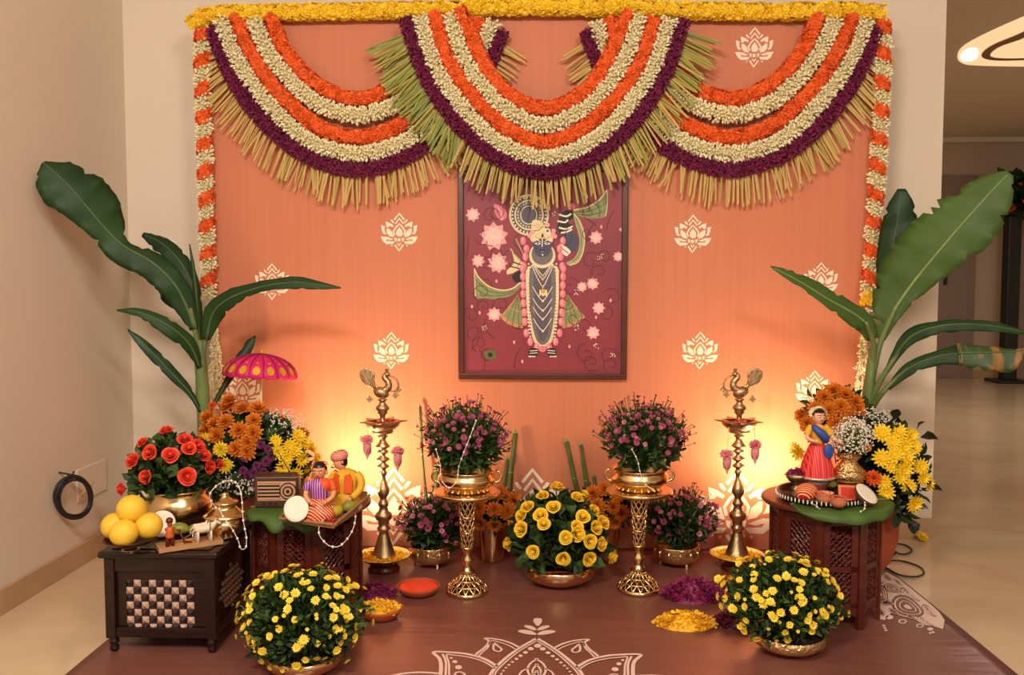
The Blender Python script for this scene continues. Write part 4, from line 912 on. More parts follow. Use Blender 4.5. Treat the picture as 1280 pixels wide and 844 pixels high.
DISHP = [(296, 14), (290, 34), (284, 38), (278, 34), (272, 44), (260, 56), (246, 62), (240, 62), (240, 58), (252, 50), (262, 30), (264, 0)]
FINP = [(264, 0), (262, 20), (254, 22), (246, 10), (228, 9), (216, 9), (206, 18), (198, 16), (190, 24), (180, 22), (168, 12), (158, 10), (152, 16), (148, 16), (146, 0)]
K = 1/1262.0
def lz(prof): return [(r*K*1.2, (815-y)*K) for y, r in prof]
POLISH = brass('worn_brass', (0.54, 0.38, 0.21), 0.4, 0.2, 120)
def lamp(px, py, s, label, plab, buds):
    p = ground(px, py)
    stl = thing('low_stool', p, 'low brown stool under the %s plate of yellow petals' % plab, 'stool', 'low stools under the lamp plates')
    pot(stl, [(0, 0), (.052, 0), (.054, .006), (.048, .012), (.048, .022), (.056, .028), (.056, .032), (0, .032)], REDW, 28, 'top'); 
    p2 = p+Vector((0, 0, .0325)); pl_ = pot(None, [(0, 0), (.05, 0), (.075, .006), (.088, .016), (.092, .018), (.092, .020), (.086, .0185), (.072, .009), (0, .004)], BRASS, 40, 'petal_plate'); pl_.location = p2
    tag(pl_, 'round brass plate under the %s peacock lamp' % plab, 'plate', 'brass plates under the lamps')
    petals('yellow_petals', p2+Vector((0, 0, .006)), .078, .078, .014, 700, .012, [YELLOW, MARI], 'yellow petals strewn round the foot of the %s peacock lamp' % plab)
    t = thing('peacock_lamp', p2+Vector((0, 0, .012)), label, 'oil lamp', 'brass peacock oil lamps')
    pot(t, lz(LAMPP), POLISH, 32, 'column'); d = pot(t, lz(DISHP), POLISH, 36, 'dish')
    zd = (815-243)*K
    for k in range(5):
        a = (0 if s > 0 else PI)+2*PI*k/5+0.0
        ca, sa = math.cos(a), math.sin(a)
        T = Matrix(((ca, -sa, 0, 0), (sa, ca, 0, 0), (0, 0, 1, zd), (0, 0, 0, 1)))
        V = [(.040, -.020, -.006), (.040, .020, -.006), (.040, -.022, .002), (.040, .022, .002), (.060, -.010, .000), (.060, .010, .000), (.060, -.011, .004), (.060, .011, .004), (.082, 0, .006), (.082, 0, .002)]
        M().add(V, [(0, 1, 5, 4), (2, 6, 7, 3), (0, 4, 6, 2), (1, 3, 7, 5), (4, 5, 9), (6, 8, 7), (4, 9, 8, 6), (5, 7, 8, 9)], T=T).build('spout', POLISH, d)
    pot(t, lz(FINP), POLISH, 24, 'finial')
    o = petals('dish_petals', (0, 0, (815-262)*K), .045, .045, .016, 160, .012, [mat('red_petal', srgb(176, 60, 30), .6), ORANGE], None); del o['kind']; o.parent = t; o['kind'] = 'stuff'
    if 'category' in o: del o['category']
    # peacock, in the XZ plane, head towards +s
    zb = (815-146)*K; PKX = lambda x: s*(x-126)*K*1.18; PKZ = lambda y: zb+(146-y)*K*1.14; L = lambda x, y: (PKX(x), 0, PKZ(y))
    pk = M().add(*g_sphere((0, 0, 0), (.027, .018, .019), 16, 10), smooth=True, T=Matrix.Translation(L(122, 124)) @ Matrix.Rotation(s*0.35, 4, 'Y')).build('peacock', BRASS_OLD, t)
    M().add(*g_tube(smooth_path([L(132, 118), L(148, 104), L(146, 84), L(134, 70), L(137, 58), L(146, 54)], 5), [.0135*(1-.5*i/25) for i in range(26)], 10), smooth=True).build('neck', BRASS_OLD, pk)
    M().add(*g_sphere(L(143, 57), (.010, .0095, .0095), 12, 8), smooth=True).build('head', BRASS_OLD, pk)
    M().add(*g_tube([L(148, 56), L(158, 62)], [.0045, .001], 8), smooth=True).build('beak', BRASS_OLD, pk)
    for dx, dy in ((-6, -14), (0, -17), (6, -13)): M().add(*g_tube([L(142, 52), L(142+dx, 52+dy)], [.0015, .0028], 6)).build('crest_feather', BRASS_OLD, pk)
    M().add(*g_tube(smooth_path([L(150, 62), L(168, 68), L(180, 84), L(182, 104), L(172, 116), L(158, 118), L(150, 110)], 5), .0032, 7), smooth=True).build('scroll', BRASS_OLD, pk)
    for k, (x, y) in enumerate(((182, 112), (172, 132), (80, 148))):
        lf = [(x, y-14), (x+8, y-3), (x+14, y+4), (x+5, y+6), (x, y+16), (x-6, y+6), (x-13, y+3), (x-7, y-4)]
        M().add(*g_prism(lf, lambda u, v, w_: (PKX(u), w_-.002, PKZ(v)), .004)).build('leaf_ornament', BRASS_OLD, pk)
    tail = [tuple(q) for q in smooth_path([(112, 128), (98, 112), (88, 100), (72, 98), (56, 84), (46, 62), (50, 44), (68, 34), (88, 40), (100, 58), (98, 78), (104, 96), (120, 108)], 4, True)]
    tl = M(); tl.add(*g_prism(tail, lambda u, v, w_: (PKX(u), w_-.006, PKZ(v)), .012)); tl = tl.build('tail', BRASS_OLD, pk, bevel=.003)
    for (x0, y0), (x1, y1) in (((106, 112), (54, 60)), ((106, 110), (66, 42)), ((104, 106), (86, 44)), ((102, 112), (58, 78)), ((104, 104), (96, 62))):
        M().add(*g_tube([(PKX(x), -.0065, PKZ(y)) for x, y in ((x0, y0), ((x0+x1)/2-4, (y0+y1)/2), (x1, y1))], [.001, .0022, .0032], 6), smooth=True).build('tail_feather', BRASS_OLD, tl)
    for sx in (-1, 1): M().add(*g_tube([(PKX(122), sx*.006, PKZ(132)), (PKX(126), sx*.005, zb)], .0028, 6)).build('leg', BRASS_OLD, pk)
    # hanging cloth lotus buds
    for (bx_, by, top, side_) in buds:
        yb = p.y-.058; q = U(bx_, by, yb); b = thing('hanging_lotus_bud', q-Vector((0, 0, .035)), 'pink cloth lotus bud hanging from the %s of the %s peacock lamp' % (side_, plab), 'ornament', 'pink lotus buds on the lamps')
        BUDM = mat('bud_pink', srgb(242, 160, 166), .7, sss=.3, var=.15, vscale=30); BUDD = mat('bud_deep', srgb(226, 112, 130), .7, var=.15)
        M().add(*g_lathe([(0, -.016), (.003, -.006), (.010, .014), (.0145, .032), (.011, .046), (0, .052)], 10), smooth=True).build('bud', BUDM, b)
        for k in range(5):
            a = 2*PI*k/5+.3; M().add(*g_sphere((.007*math.cos(a), .007*math.sin(a), .026), (.0075, .0075, .022), 8, 6), smooth=True).build('petal', BUDM if k % 2 else BUDD, b)
        m = M(); d = rng.normal(size=(26, 3)); d[:, 2] = abs(d[:, 2])*.6; m.scatter(SPK, np.tile([0, 0, .05], (26, 1))+d*.004, rand_rots(26, d)*.017); m.build('frill', mat('frill_pink', srgb(246, 150, 164), .7), b)
        tp = U(bx_+top, 534, yb+.01); M().add(*g_tube([(0, 0, .052), (tp.x-b.location.x, tp.y-b.location.y, tp.z-b.location.z)], .0012, 5)).build('string', CREAM, b)
lamp(480, 712, 1, 'aged brass peacock oil lamp in front of the left glow', 'left', [(459, 557, 1, 'left side'), (497, 571, -1, 'right side')])
lamp(921, 711, -1, 'aged brass peacock oil lamp in front of the right glow', 'right', [(909, 575, 2, 'left side'), (944, 563, -1, 'right side')])

# ============================================================ bowls, powder and petal heaps on the cloth
def clay(px, py, r, h, lab):
    p = ground(px, py); o = pot(None, [(0, 0), (r*.62, 0), (r*.8, h*.25), (r*.97, h*.75), (r, h*.94), (r*.985, h), (r*.92, h), (r*.88, h*.78), (r*.6, h*.3), (0, h*.25)], TERRA, 36, 'clay_bowl'); o.location = p; tag(o, lab, 'bowl'); return p
p = clay(523, 742, .068, .028, 'shallow terracotta bowl holding orange red powder')
o = M().add(*g_lathe([(.0606, .0215), (.055, .0235), (.035, .0255), (0, .0262)], 32), smooth=True).build('rangoli_powder', mat('vermilion_powder', srgb(250, 76, 34), .9, bump=.3, bscale=300), None, loc=p); tag(o, 'orange red powder filling the shallow terracotta bowl', 'powder', None, 'stuff')
p = clay(476, 772, .062, .030, 'terracotta bowl heaped with yellow petals')
petals('yellow_petals', p+Vector((0, 0, .022)), .054, .054, .026, 520, .011, [YELLOW, MARI], 'yellow petals heaped in the terracotta bowl')
p = ground(470, 744); petals('purple_petals', p, .058, .045, .034, 420, .013, [PURP, MAGENTA], 'small heap of purple petals by the orange powder', flat=1.0)
p = ground(866, 747); petals('purple_petals', p, .088, .066, .05, 800, .019, [PURP, MAGENTA], 'large heap of purple petals beside the right stand', flat=1.1)
p = ground(858, 781); petals('yellow_petals', p, .082, .056, .034, 750, .014, [YELLOW, MARI], 'heap of yellow petals in front of the purple heap')
p = ground(918, 781); petals('maroon_petals', p, .05, .045, .034, 420, .016, [PURP, mat('maroon_petal', srgb(84, 10, 34), .6)], 'small maroon petal heap behind the right chrysanthemum bowl', flat=1.0)
p = clay(912, 734, .036, .026, 'small terracotta cup behind the right chrysanthemum bowl')
petals('red_petals', p+Vector((0, 0, .018)), .03, .03, .012, 120, .01, [ORANGE, mat('red_petal', srgb(176, 60, 30), .6)], 'red petals in the small terracotta cup')

# ============================================================ cut stalks leaning on the backdrop
STALK = mat('green_stalk', srgb(74, 96, 40), .5, var=.3, vscale=8)
for px0, py0, px1, py1, r, lab in ((538, 692, 524, 508, .006, 'thin dark stalk behind the left stand'), (548, 690, 545, 585, .012, 'thick dark stalk behind the left pink asters'), (634, 690, 643, 541, .011, 'green cut stalk, taller of the pair left of the roses'), (628, 690, 633, 574, .008, 'green cut stalk, shorter of the pair left of the roses'),
        (742, 690, 707, 552, .010, 'green cut stalk, leftmost of those right of the roses'), (748, 690, 725, 556, .008, 'green cut stalk, tallest thin one right of the roses'), (752, 690, 728, 578, .010, 'dark cut stalk, middle of those right of the roses'), (756, 690, 741, 595, .008, 'brown cut stalk, shortest right of the roses')):
    a, b = U(px0, py0, YB-.06), U(px1, py1, YB-.018); a.z = CZ+.001; t = thing('cut_stalk', a, lab, 'stalk', 'cut stalks leaning on the backdrop')
    P = [a.lerp(b, k/6)+Vector((.004*math.sin(k*1.3), 0, 0)) for k in range(7)]
    M().add(*g_tube(P, [r*(1-.25*k/6) for k in range(7)], 8), smooth=True).build('stem', STALK, t, world=True)
    M().add(*g_tube([b-(b-a).normalized()*.002, b+(b-a).normalized()*.012], [r*.78, r*.35], 8)).build('cut_tip', BANR, t, world=True)
    for k in (2, 4): M().add(*g_tube([P[k]-(b-a).normalized()*.002, P[k]+(b-a).normalized()*.002], r*1.02, 8)).build('node', BANR, t, world=True)
# ============================================================ carved octagonal tables
def table_parts(h):
    R = .152; ap = R*math.cos(PI/8); fw_ = 2*R*math.sin(PI/8)
    top = M().add(*g_lathe([(0, h-.020), (.150, h-.020), (.172, h-.016), (.180, h-.009), (.178, h-.002), (.172, h), (0, h)], 48), smooth=False)
    # one panel in local face frame: x across, y outwards, z up
    pn = M(); W = fw_-.022
    for z0, z1 in ((h-.045, h-.021), (h*.50-.008, h*.50+.008), (.058, .072)): pn.add(*g_box((0, -.004, (z0+z1)/2), (W, .010, z1-z0)))
    for sx in (-1, 1): pn.add(*g_box((sx*(W/2-.009), -.004, (h-.03+.06)/2), (.018, .010, h-.09)))
    lt = M(); ww = W-.036
    def bar(x0, z0, x1, z1, r=.0016): lt.add(*g_tube([(x0, -.003, z0), (x1, -.003, z1)], r*1.5, 4, True))
    for z0, z1 in ((h*.5+.008, h-.045), (.072, h*.5-.008)):
        hh = z1-z0; sp = .0165; n = int((ww+hh)/sp)+2
        for i in range(-n, n):
            for sg in (1, -1):
                # line x = x0 + sg*(z-z0); clip to the opening
                xs = -ww/2+i*sp; pts = []
                za = max(0, (-ww/2-xs)/sg if sg > 0 else (xs-ww/2)); zb = min(hh, (ww/2-xs)/sg if sg > 0 else (xs+ww/2))
                if zb-za > .003: bar(xs+sg*za, z0+za, xs+sg*zb, z0+zb)
        for cz in np.arange(z0+.016, z1-.01, .024):
            for cx in (-ww/4, ww/4):
                lt.add(*g_tube([(cx+.0075*math.cos(a), -.002, cz+.0075*math.sin(a)) for a in np.linspace(0, 2*PI, 10, endpoint=False)], .0028, 4, False, True))
    ar = M(); prof = [(-W/2, .058), (-W/2, .034), (-W*.28, .042), (-W*.12, .050), (0, .053), (W*.12, .050), (W*.28, .042), (W/2, .034), (W/2, .058)]
    ar.add(*g_prism(prof, lambda u, v, w_: (u, w_-.009, v), .010))
    lg = M().add(*g_box((0, 0, (h-.02)/2), (.020, .013, h-.02)))
    return R, ap, top, pn.mesh('carved_panel', REDW), lt.mesh('lattice', REDW), ar.mesh('arched_apron', REDW), lg.mesh('leg', REDW)
def oct_table(loc, h, label, rz=0):
    R, ap, top, pn, lt, ar, lg = table_parts(h)
    t = thing('octagonal_table', loc, label, 'table', 'carved octagonal side tables', rz)
    top.build('table_top', REDW, t)
    for k in range(8):
        a = -PI/2+k*PI/4; q = Matrix.Rotation(a-PI/2, 3, 'Z').to_quaternion()
        o = inst(pn, 'carved_panel', t, (ap*math.cos(a), ap*math.sin(a), 0), q); inst(lt, 'lattice', o, (0, 0, 0)); inst(ar, 'arched_apron', o, (0, 0, 0))
        a += PI/8; inst(lg, 'leg', t, ((R-.004)*math.cos(a), (R-.004)*math.sin(a), 0), Matrix.Rotation(a-PI/2, 3, 'Z').to_quaternion())
    return t
TL = Vector((U(384, 600, 2.46).x, 2.46, CZ)); TR = Vector((U(1032, 600, 2.545).x, 2.545, CZ)); HT = .335
oct_table(TL, HT, 'dark red carved octagonal table on the left, under the seated couple'); oct_table(TR, HT, 'dark red carved octagonal table on the right, under the dancing doll')
ZT = CZ+HT

# ============================================================ studded chest
CF = 2.19; CX0, CX1 = U(131, 760, CF).x, U(269, 760, CF).x; CW = CX1-CX0; CD = .30; CH = .268
ch = thing('studded_chest', ((CX0+CX1)/2, CF+CD/2, CZ), 'dark wooden chest with a chequered studded front, carrying oranges and roses', 'chest')
X, Yh = CW/2, CD/2
for sx in (-1, 1):
    for sy in (-1, 1):
        M().add(*g_box((sx*(X-.013), sy*(Yh-.013), (.038+CH-.02)/2), (.026, .026, CH-.02-.038))).build('corner_post', DARKW, ch, bevel=.002)
        pot(ch, [(0, 0), (.007, 0), (.011, .004), (.012, .012), (.008, .018), (.013, .024), (.013, .030), (.010, .034), (.012, .040), (0, .04)], DARKW, 16, 'turned_foot').location = (sx*(X-.015), sy*(Yh-.015), 0)
M().add(*g_box((0, 0, CH-.009), (CW+.022, CD+.022, .018))).build('lid', DARKW, ch, bevel=.005)
M().add(*g_box((0, 0, CH+.0015), (CW-.03, CD-.03, .003))).build('lid_panel', DARKW, ch, bevel=.001)
for k in range(22):
    M().add(*g_sphere((.02+k*.0048, -Yh+.012, CH+.003), (.0018, .004, .0018), 6, 5)).build('carved_bead', REDW, ch)
for ax in (0, 1):
    for s in (-1, 1):
        ln = (CW if ax == 0 else CD)-.052; f = (lambda u, v, z: (u, s*(Yh+v), z)) if ax == 0 else (lambda u, v, z: (s*(X+v), u, z))
        sz = (lambda a, b, c_: (a, b, c_)) if ax == 0 else (lambda a, b, c_: (b, a, c_))
        for z0, z1, th, nm in ((CH-.055, CH-.018, .018, 'upper_rail'), (.040, .066, .020, 'lower_rail'), (.066, CH-.055, .006, 'recessed_panel')):
            M().add(*g_box(f(0, -.013 if nm != 'recessed_panel' else -.016, (z0+z1)/2), sz(ln, th, z1-z0))).build(nm, DARKW, ch, bevel=.0015)
STUDL = mat('bone_stud', srgb(196, 160, 140), .4, var=.25, vscale=80); STUDD = mat('ebony_stud', srgb(30, 16, 12), .35)
pyr = lambda m, nm: M().add([(-.5, 0, -.5), (.5, 0, -.5), (.5, 0, .5), (-.5, 0, .5), (0, -.35, 0)], [(0, 1, 4), (1, 2, 4), (2, 3, 4), (3, 0, 4)]).mesh(nm, m)
PL, PD = pyr(STUDL, 'light_stud'), pyr(STUDD, 'dark_stud')
gw, gh = .178/9, .138/7
for r_ in range(7):
    for c_ in range(9):
        lt_ = (r_+c_) % 2 == 1; inst(PL if lt_ else PD, 'light_stud' if lt_ else 'dark_stud', ch, (-.004+(c_-4)*gw, -Yh+.0128, .122+(3-r_)*gh*.98), None, (gw*.92, .02, gh*.92))
SQ = Quaternion((0, 0, 1), PI/2); STB = mat('bronze_stud', srgb(120, 84, 60), .4, .3, var=.3, vscale=90); PB = pyr(STB, 'lattice_stud')
for r_ in range(8):
    for c_ in range(9):
        if (c_-4)**2/17+(r_-3.5)**2/13 <= 1.0: inst(PB, 'lattice_stud', ch, (X-.0128, (c_-4)*.020+(.010 if r_ % 2 else 0), .128+(3.5-r_)*.0165), SQ @ Quaternion((0, 1, 0), PI/4), (.0135, .02, .0135))
ZC = CZ+CH+.003

def onC(px, py): return G(px, py, ZC)        # a point on the chest lid
def onT(px, py): return G(px, py, ZT)
# --- oranges on a footed dish
p = onC(163, 690); t = thing('footed_dish', p, 'dark footed dish under the oranges on the chest', 'dish')
pot(t, [(0, 0), (.024, 0), (.024, .003), (.016, .010), (.014, .014), (.03, .017), (.052, .024), (.064, .034), (.065, .037), (.062, .036), (.05, .027), (.02, .021), (0, .02)], mat('bronze_dish', srgb(96, 62, 36), .3, .8), 32, 'dish')
pot(t, [(0.0165, .0022), (.0205, .0022), (.0205, .0085), (.0165, .0085)], mat('silver_foot', srgb(220, 214, 204), .2, 1.0), 24, 'foot_band')
ORNG = mat('orange_peel', srgb(246, 200, 58), .42, var=.06, vscale=10, bump=.25, bscale=900)
def orange(loc, r, lab):
    t = thing('orange_fruit', loc-Vector((0, 0, r)), lab, 'orange', 'oranges on the footed dish')
    M().add(*g_lathe([(r*math.cos(a)*(1 if a < 1.3 else 1), r+r*.96*math.sin(a)-(.0018 if a > 1.48 else 0)) for a in np.linspace(-PI/2+.001, PI/2-.02, 18)], 28), smooth=True).build('peel', ORNG, t)
    M().add(*g_lathe([(0, 0), (.0028, 0), (.0022, .002), (0, .0024)], 8)).build('stem_end', JGREEN, t).location = (0, 0, 2*r-.0048)
r = .035; zc = p.z+.026+r
for dx, dy, dz, lab in ((-.040, .006, .004, 'orange on the left of the footed dish'), (.002, -.036, -.002, 'orange at the front of the footed dish'), (.043, .012, .004, 'orange on the right of the footed dish'), (.003, .006, .049, 'orange on top of the pile in the footed dish')):
    orange(Vector((p.x+dx, p.y+dy, zc+dz)), r*(1.0 if dz < .04 else 1.04), lab)
o = None
# --- coral roses in a brass pot
p = onC(224, 657); t = thing('rose_pot', p, 'polished brass pot of coral red roses on the chest', 'flowers')
pot(t, [(0, 0), (.05, 0), (.062, .006), (.085, .03), (.094, .055), (.090, .08), (.078, .094), (.080, .102), (.088, .108), (.085, .110), (.074, .1), (.085, .06), (.05, .012), (0, .01)], BRASS, 40)
c = U(214, 590, p.y); rad = (.108, .10, .105)
foliage(t, c-Vector((0, 0, .01)), rad, 800, 0.038, [LEAFD, LEAFM], LEAFW, -.45, .15)
tips = placed(t, H_CORAL, 'coral_rose', [(209, 543), (231, 553), (181, 556, .8), (190, 567), (213, 571, 1.1), (236, 563), (253, 571), (170, 578), (259, 584), (185, 596), (233, 596, 1.2), (157, 611), (270, 581, .8), (245, 560)], c, rad, .0215, .4, .008)
tips += auto(t, H_CORAL, 'coral_rose', 12, c, rad, .021, 0, (.95, 1.05), lambda p, v: v.y > .3)
stems(t, p+Vector((0, 0, .1)), tips, .0016)
# --- half coconuts
def coconut(loc, r, aim, lab, cat='coconut'):
    t = thing('half_coconut', loc, lab, cat); T = Matrix.Translation((0, 0, r)) @ Vector(aim).to_track_quat('Z', 'Y').to_matrix().to_4x4()
    M().add(*g_lathe([(0, -r*.72), (r*.5, -r*.62), (r*.85, -r*.32), (r, 0), (r*.965, .001), (0, .001)], 24), smooth=True, T=T).build('husk', mat('coconut_husk', srgb(86, 58, 36), .8, bump=.5, bscale=200), t)
    M().add(*g_lathe([(0, .0012), (r*.95, .0012), (r*.94, .0028), (r*.7, .0024), (r*.4, .0020), (0, .0018)], 24), smooth=True, T=T).build('flesh', mat('coconut_flesh', srgb(244, 232, 214), .5), t)
q = onC(203, 672); coconut(q, .0375, (.15, -1, .35), 'half coconut leaning behind the toy tray on the chest')
# --- green mangoes
MANG = mat('green_mango', srgb(134, 138, 44), .45, var=.25, vscale=18)
def fruit(loc, ln, r, rz, lab, m=MANG, name='mango', cat='fruit', tilt=0.0):
    o = M().add(*g_tube([(ln*(k/8-.5), 0, .12*ln*math.sin(PI*k/8)) for k in range(9)], [max(.0012, r*math.sin(PI*(.04+.92*k/8))**.6) for k in range(9)], 12), smooth=True)
    o = o.build(name, m, None, loc=Vector(loc)+Vector((0, 0, r)), rz=rz); return tag(o, lab, cat)
fruit(onC(226, 670)+Vector((0, -.012, 0)), .055, .017, .3, 'green mango behind the toy cart on the chest'); fruit(onC(246, 672), .06, .015, -.3, 'yellow green mango next to the toy animals on the chest')
# --- wooden bullock toy on its tray
c0, c1 = onC(199, 692), onC(279, 680); ang = math.atan2(c1.y-c0.y, c1.x-c0.x); ln = (c1-c0).length
nrm = Vector((-math.sin(ang), math.cos(ang), 0)); mid = (c0+c1)/2+nrm*.03
TRAYW = mat('pale_wood', srgb(190, 140, 92), .5, var=.12, vscale=12, stretch=(1, 8, 1))
t = thing('toy_tray', mid, 'small pale wood tray carrying a ploughman and bullocks toy', 'toy', rz=ang)
M().add(*g_box((0, 0, .003), (ln, .062, .006))).build('tray_base', TRAYW, t)
for cx, cy, sx, sy in ((0, -.029, ln, .004), (0, .029, ln, .004), (-ln/2+.002, 0, .004, .054), (ln/2-.002, 0, .004, .054)): M().add(*g_box((cx, cy, .0085), (sx, sy, .005))).build('rim', TRAYW, t)
TOYR = mat('toy_red', srgb(104, 30, 20), .5); TOYO = mat('toy_orange', srgb(206, 96, 34), .5); TOYS = mat('toy_skin', srgb(150, 84, 44), .5); IVORY = mat('toy_ivory', srgb(232, 212, 182), .5)
mn = thing('toy_ploughman', mid+Vector((-ln*.3*math.cos(ang), -ln*.3*math.sin(ang), .0065)), 'tiny wooden ploughman in orange on the pale tray', 'figurine', rz=ang)
for sx in (-1, 1): M().add(*g_tube([(sx*.006, 0, .0), (sx*.006, 0, .018), (sx*.004, 0, .026)], [.005, .0055, .006], 8), smooth=True).build('leg', TOYR, mn)
M().add(*g_lathe([(0, .022), (.0105, .022), (.0115, .028), (.009, .036), (.0105, .046), (.005, .051), (0, .052)], 14), smooth=True).build('torso', TOYO, mn)
M().add(*g_sphere((0, -.001, .058), (.0065, .0065, .0075), 12, 8), smooth=True).build('head', TOYS, mn); M().add(*g_lathe([(0.0085, .062), (.009, .066), (.0085, .071), (.004, .074), (0, .074)], 12), smooth=True).build('turban', TOYR, mn)
for sx in (-1, 1): M().add(*g_tube([(sx*.010, 0, .046), (.012 if sx > 0 else -.006, -.012*sx-.006, .038), (.026, -.004*sx, .038)], [.003, .0026, .002], 6), smooth=True).build('arm', TOYS, mn)
pg = thing('toy_plough', mid+Vector((-ln*.08*math.cos(ang), -ln*.08*math.sin(ang), .0065)), 'tiny red wooden plough between ploughman and bullocks', 'toy', rz=ang)
M().add(*g_tube([(-.012, 0, .034), (-.004, 0, .018), (.0, 0, .006), (.02, 0, .0022)], [.002, .003, .0035, .0015], 6), smooth=True).build('share', TOYR, pg); M().add(*g_tube([(-.002, 0, .014), (.025, 0, .026), (.06, .0, .034)], .0017, 6)).build('beam', TOYR, pg)
M().add(*g_tube([(-.010, 0, .033), (-.012, 0.0, .040)], .0022, 6)).build('grip', TOYR, pg)
def bullock(off, lab):
    b = thing('toy_bullock', mid+Vector((ln*.24*math.cos(ang)-off*math.sin(ang), ln*.24*math.sin(ang)+off*math.cos(ang), .0065)), lab, 'figurine', 'toy bullocks', rz=ang)
    M().add(*g_tube([(-.026, 0, .034), (-.022, 0, .036), (-.008, 0, .035), (.008, 0, .036), (.016, 0, .039), (.024, 0, .045), (.029, 0, .050), (.038, 0, .046), (.042, 0, .043)], [.003, .009, .010, .0105, .0105, .007, .0058, .0045, .0032], 12), smooth=True).build('body', IVORY, b)
    M().add(*g_sphere((.012, 0, .046), (.006, .005, .005), 8, 6), smooth=True).build('hump', IVORY, b)
    for x in (-.019, .014):
        for sy in (-1, 1): M().add(*g_tube([(x, sy*.005, .030), (x+.001, sy*.0055, .015), (x, sy*.0055, 0)], [.0036, .0024, .0026], 7), smooth=True).build('leg', IVORY, b)
    for sy in (-1, 1):
        M().add(*g_tube([(.030, sy*.003, .054), (.031, sy*.007, .060), (.034, sy*.006, .066)], [.0016, .0013, .0006], 6)).build('horn', TOYS, b); M().add(*g_sphere((.028, sy*.008, .050), (.002, .004, .0015), 6, 5)).build('ear', IVORY, b)
    M().add(*g_tube([(-.026, 0, .036), (-.031, 0, .030), (-.031, 0, .018)], [.0015, .001, .0014], 5)).build('tail', IVORY, b)
    M().add(*g_tube([(.013+.002*math.cos(a), .0108*math.cos(a), .039+.0115*math.sin(a)) for a in np.linspace(0, 2*PI, 14, endpoint=False)], .0014, 5, False, True)).build('harness', TOYR, b)
bullock(-.011, 'tiny ivory toy bullock in front on the pale tray'); bullock(.015, 'tiny ivory toy bullock behind the other on the pale tray')
# --- brass water pot with flared lid, draped with beads
p = onC(282, 671); t = thing('brass_pot', p, 'brass water pot with flared lid at the right end of the chest', 'pot')
pot(t, [(0, 0), (.028, 0), (.03, .004), (.026, .010), (.042, .022), (.050, .036), (.046, .048), (.040, .052), (.048, .054), (.057, .058), (.058, .061), (.046, .068), (.034, .078), (.028, .086), (.032, .090), (.036, .094), (.034, .098), (.022, .102), (.012, .108), (.009, .114), (.010, .119), (0, .122)], BRASS, 40, 'body')
tp = p+Vector((0, 0, .1))
yb = p.y-.05
pearl_string('pearl_string', [U(270, 635, yb+.01), U(262, 622, yb), U(266, 612, yb), U(276, 604, yb+.02), U(288, 601, yb+.03), U(297, 606, yb+.0), U(302, 622, yb-.02), U(304, 650, yb-.02), U(308, 672, yb-.02), U(307, 685, yb-.02), U(301, 686, yb-.022), U(297, 674, yb-.025), U(288, 658, yb-.03), U(280, 648, yb-.025), U(274, 636, yb-.022)], 'string of white beads draped over the brass pot on the chest', .0034, .024)
# ============================================================ terracotta pots, banana plants and tall bouquets
def big_pot(px, Y, lab):
    p = U(px, 600, Y); p.z = CZ if abs(p.x) < 1.1 else CZ; o = pot(None, [(0, 0), (.085, 0), (.10, .006), (.145, .06), (.166, .13), (.167, .18), (.150, .235), (.115, .272), (.10, .285), (.104, .298), (.125, .312), (.123, .32), (.108, .318), (.09, .29), (.14, .22), (.14, .1), (0, .02)], TERRA, 44, 'terracotta_pot'); o.location = p; tag(o, lab, 'pot', 'big terracotta pots behind the tables'); return p
PTL = big_pot(291, 2.86, 'big round terracotta pot behind the chest and left table'); PTR = big_pot(1056, 2.88, 'big round terracotta pot behind the right table')
def bleaf(parent, mids, fold=.25, mt=BAN, rib=.004, wav=.06, seed=1, tear=()):
    rr = random.Random(seed); P = [tuple(U(a, b, Y))+(wl*S(Y), wr*S(Y)) for a, b, Y, wl, wr in mids]; Q = resample(smooth_path(P, 6), .014)
    pv, fr = frames(Q[:, :3]); V = []; F = []; cols = (-1, -.72, -.4, -.08, .08, .4, .72, 1)
    ph = rr.uniform(0, 6); jag = [[rr.uniform(0, .05)+(.22 if rr.random() < .08 else 0) for _ in (0, 1)] for _ in Q]
    for i, q in enumerate(Q):
        t = fr[i][0]; c_ = (CAMV-pv[i]).normalized(); c_ = (c_+Vector((0, 0, .35))).normalized(); s = t.cross(c_); s.normalize(); n = s.cross(t).normalized()
        for u in cols:
            w_ = (q[3] if u < 0 else q[4])*(1-(jag[i][u > 0] if abs(u) > .9 else jag[i][u > 0]*.3 if abs(u) > .6 else 0))
            off = -fold*w_*abs(u)**1.6+wav*w_*math.sin(i*.9+ph+(2 if u < 0 else 0))*abs(u)+(.010*w_/.05 if abs(u) > .9 and (i % 7 == 0) else 0)
            V.append(pv[i]+s*(u*w_)+n*off)
    k = len(cols)
    for i in range(len(Q)-1):
        for j in range(k-1):
            if (i, j >= k//2) in tear and j in (0, 1, k-2, k-3): continue
            F.append((i*k+j, i*k+j+1, (i+1)*k+j+1, (i+1)*k+j))
    o = M().add(V, F, 0, True).build('leaf', mt, parent, world=True); sd = o.modifiers.new('thick', 'SOLIDIFY'); sd.thickness = .0014; sd.offset = 0
    n_ = len(Q); pts = [pv[i]+(CAMV-pv[i]).normalized()*.001 for i in range(0, n_, 2)]
    M().add(*g_tube(pts, [rib*(1-.8*i/len(pts)) for i in range(len(pts))], 6), smooth=True).build('midrib', BANR if mt is BANL else RIBD, o, world=True)
    return o
BANL = mat('banana_leaf_light', srgb(72, 98, 44), .5, var=.2, vscale=6, bump=.08, bscale=30, spec=.25)  # paler green; light through the big right leaf is put into its colour
RIBD = mat('banana_rib_dark', srgb(78, 102, 54), .5, var=.15)
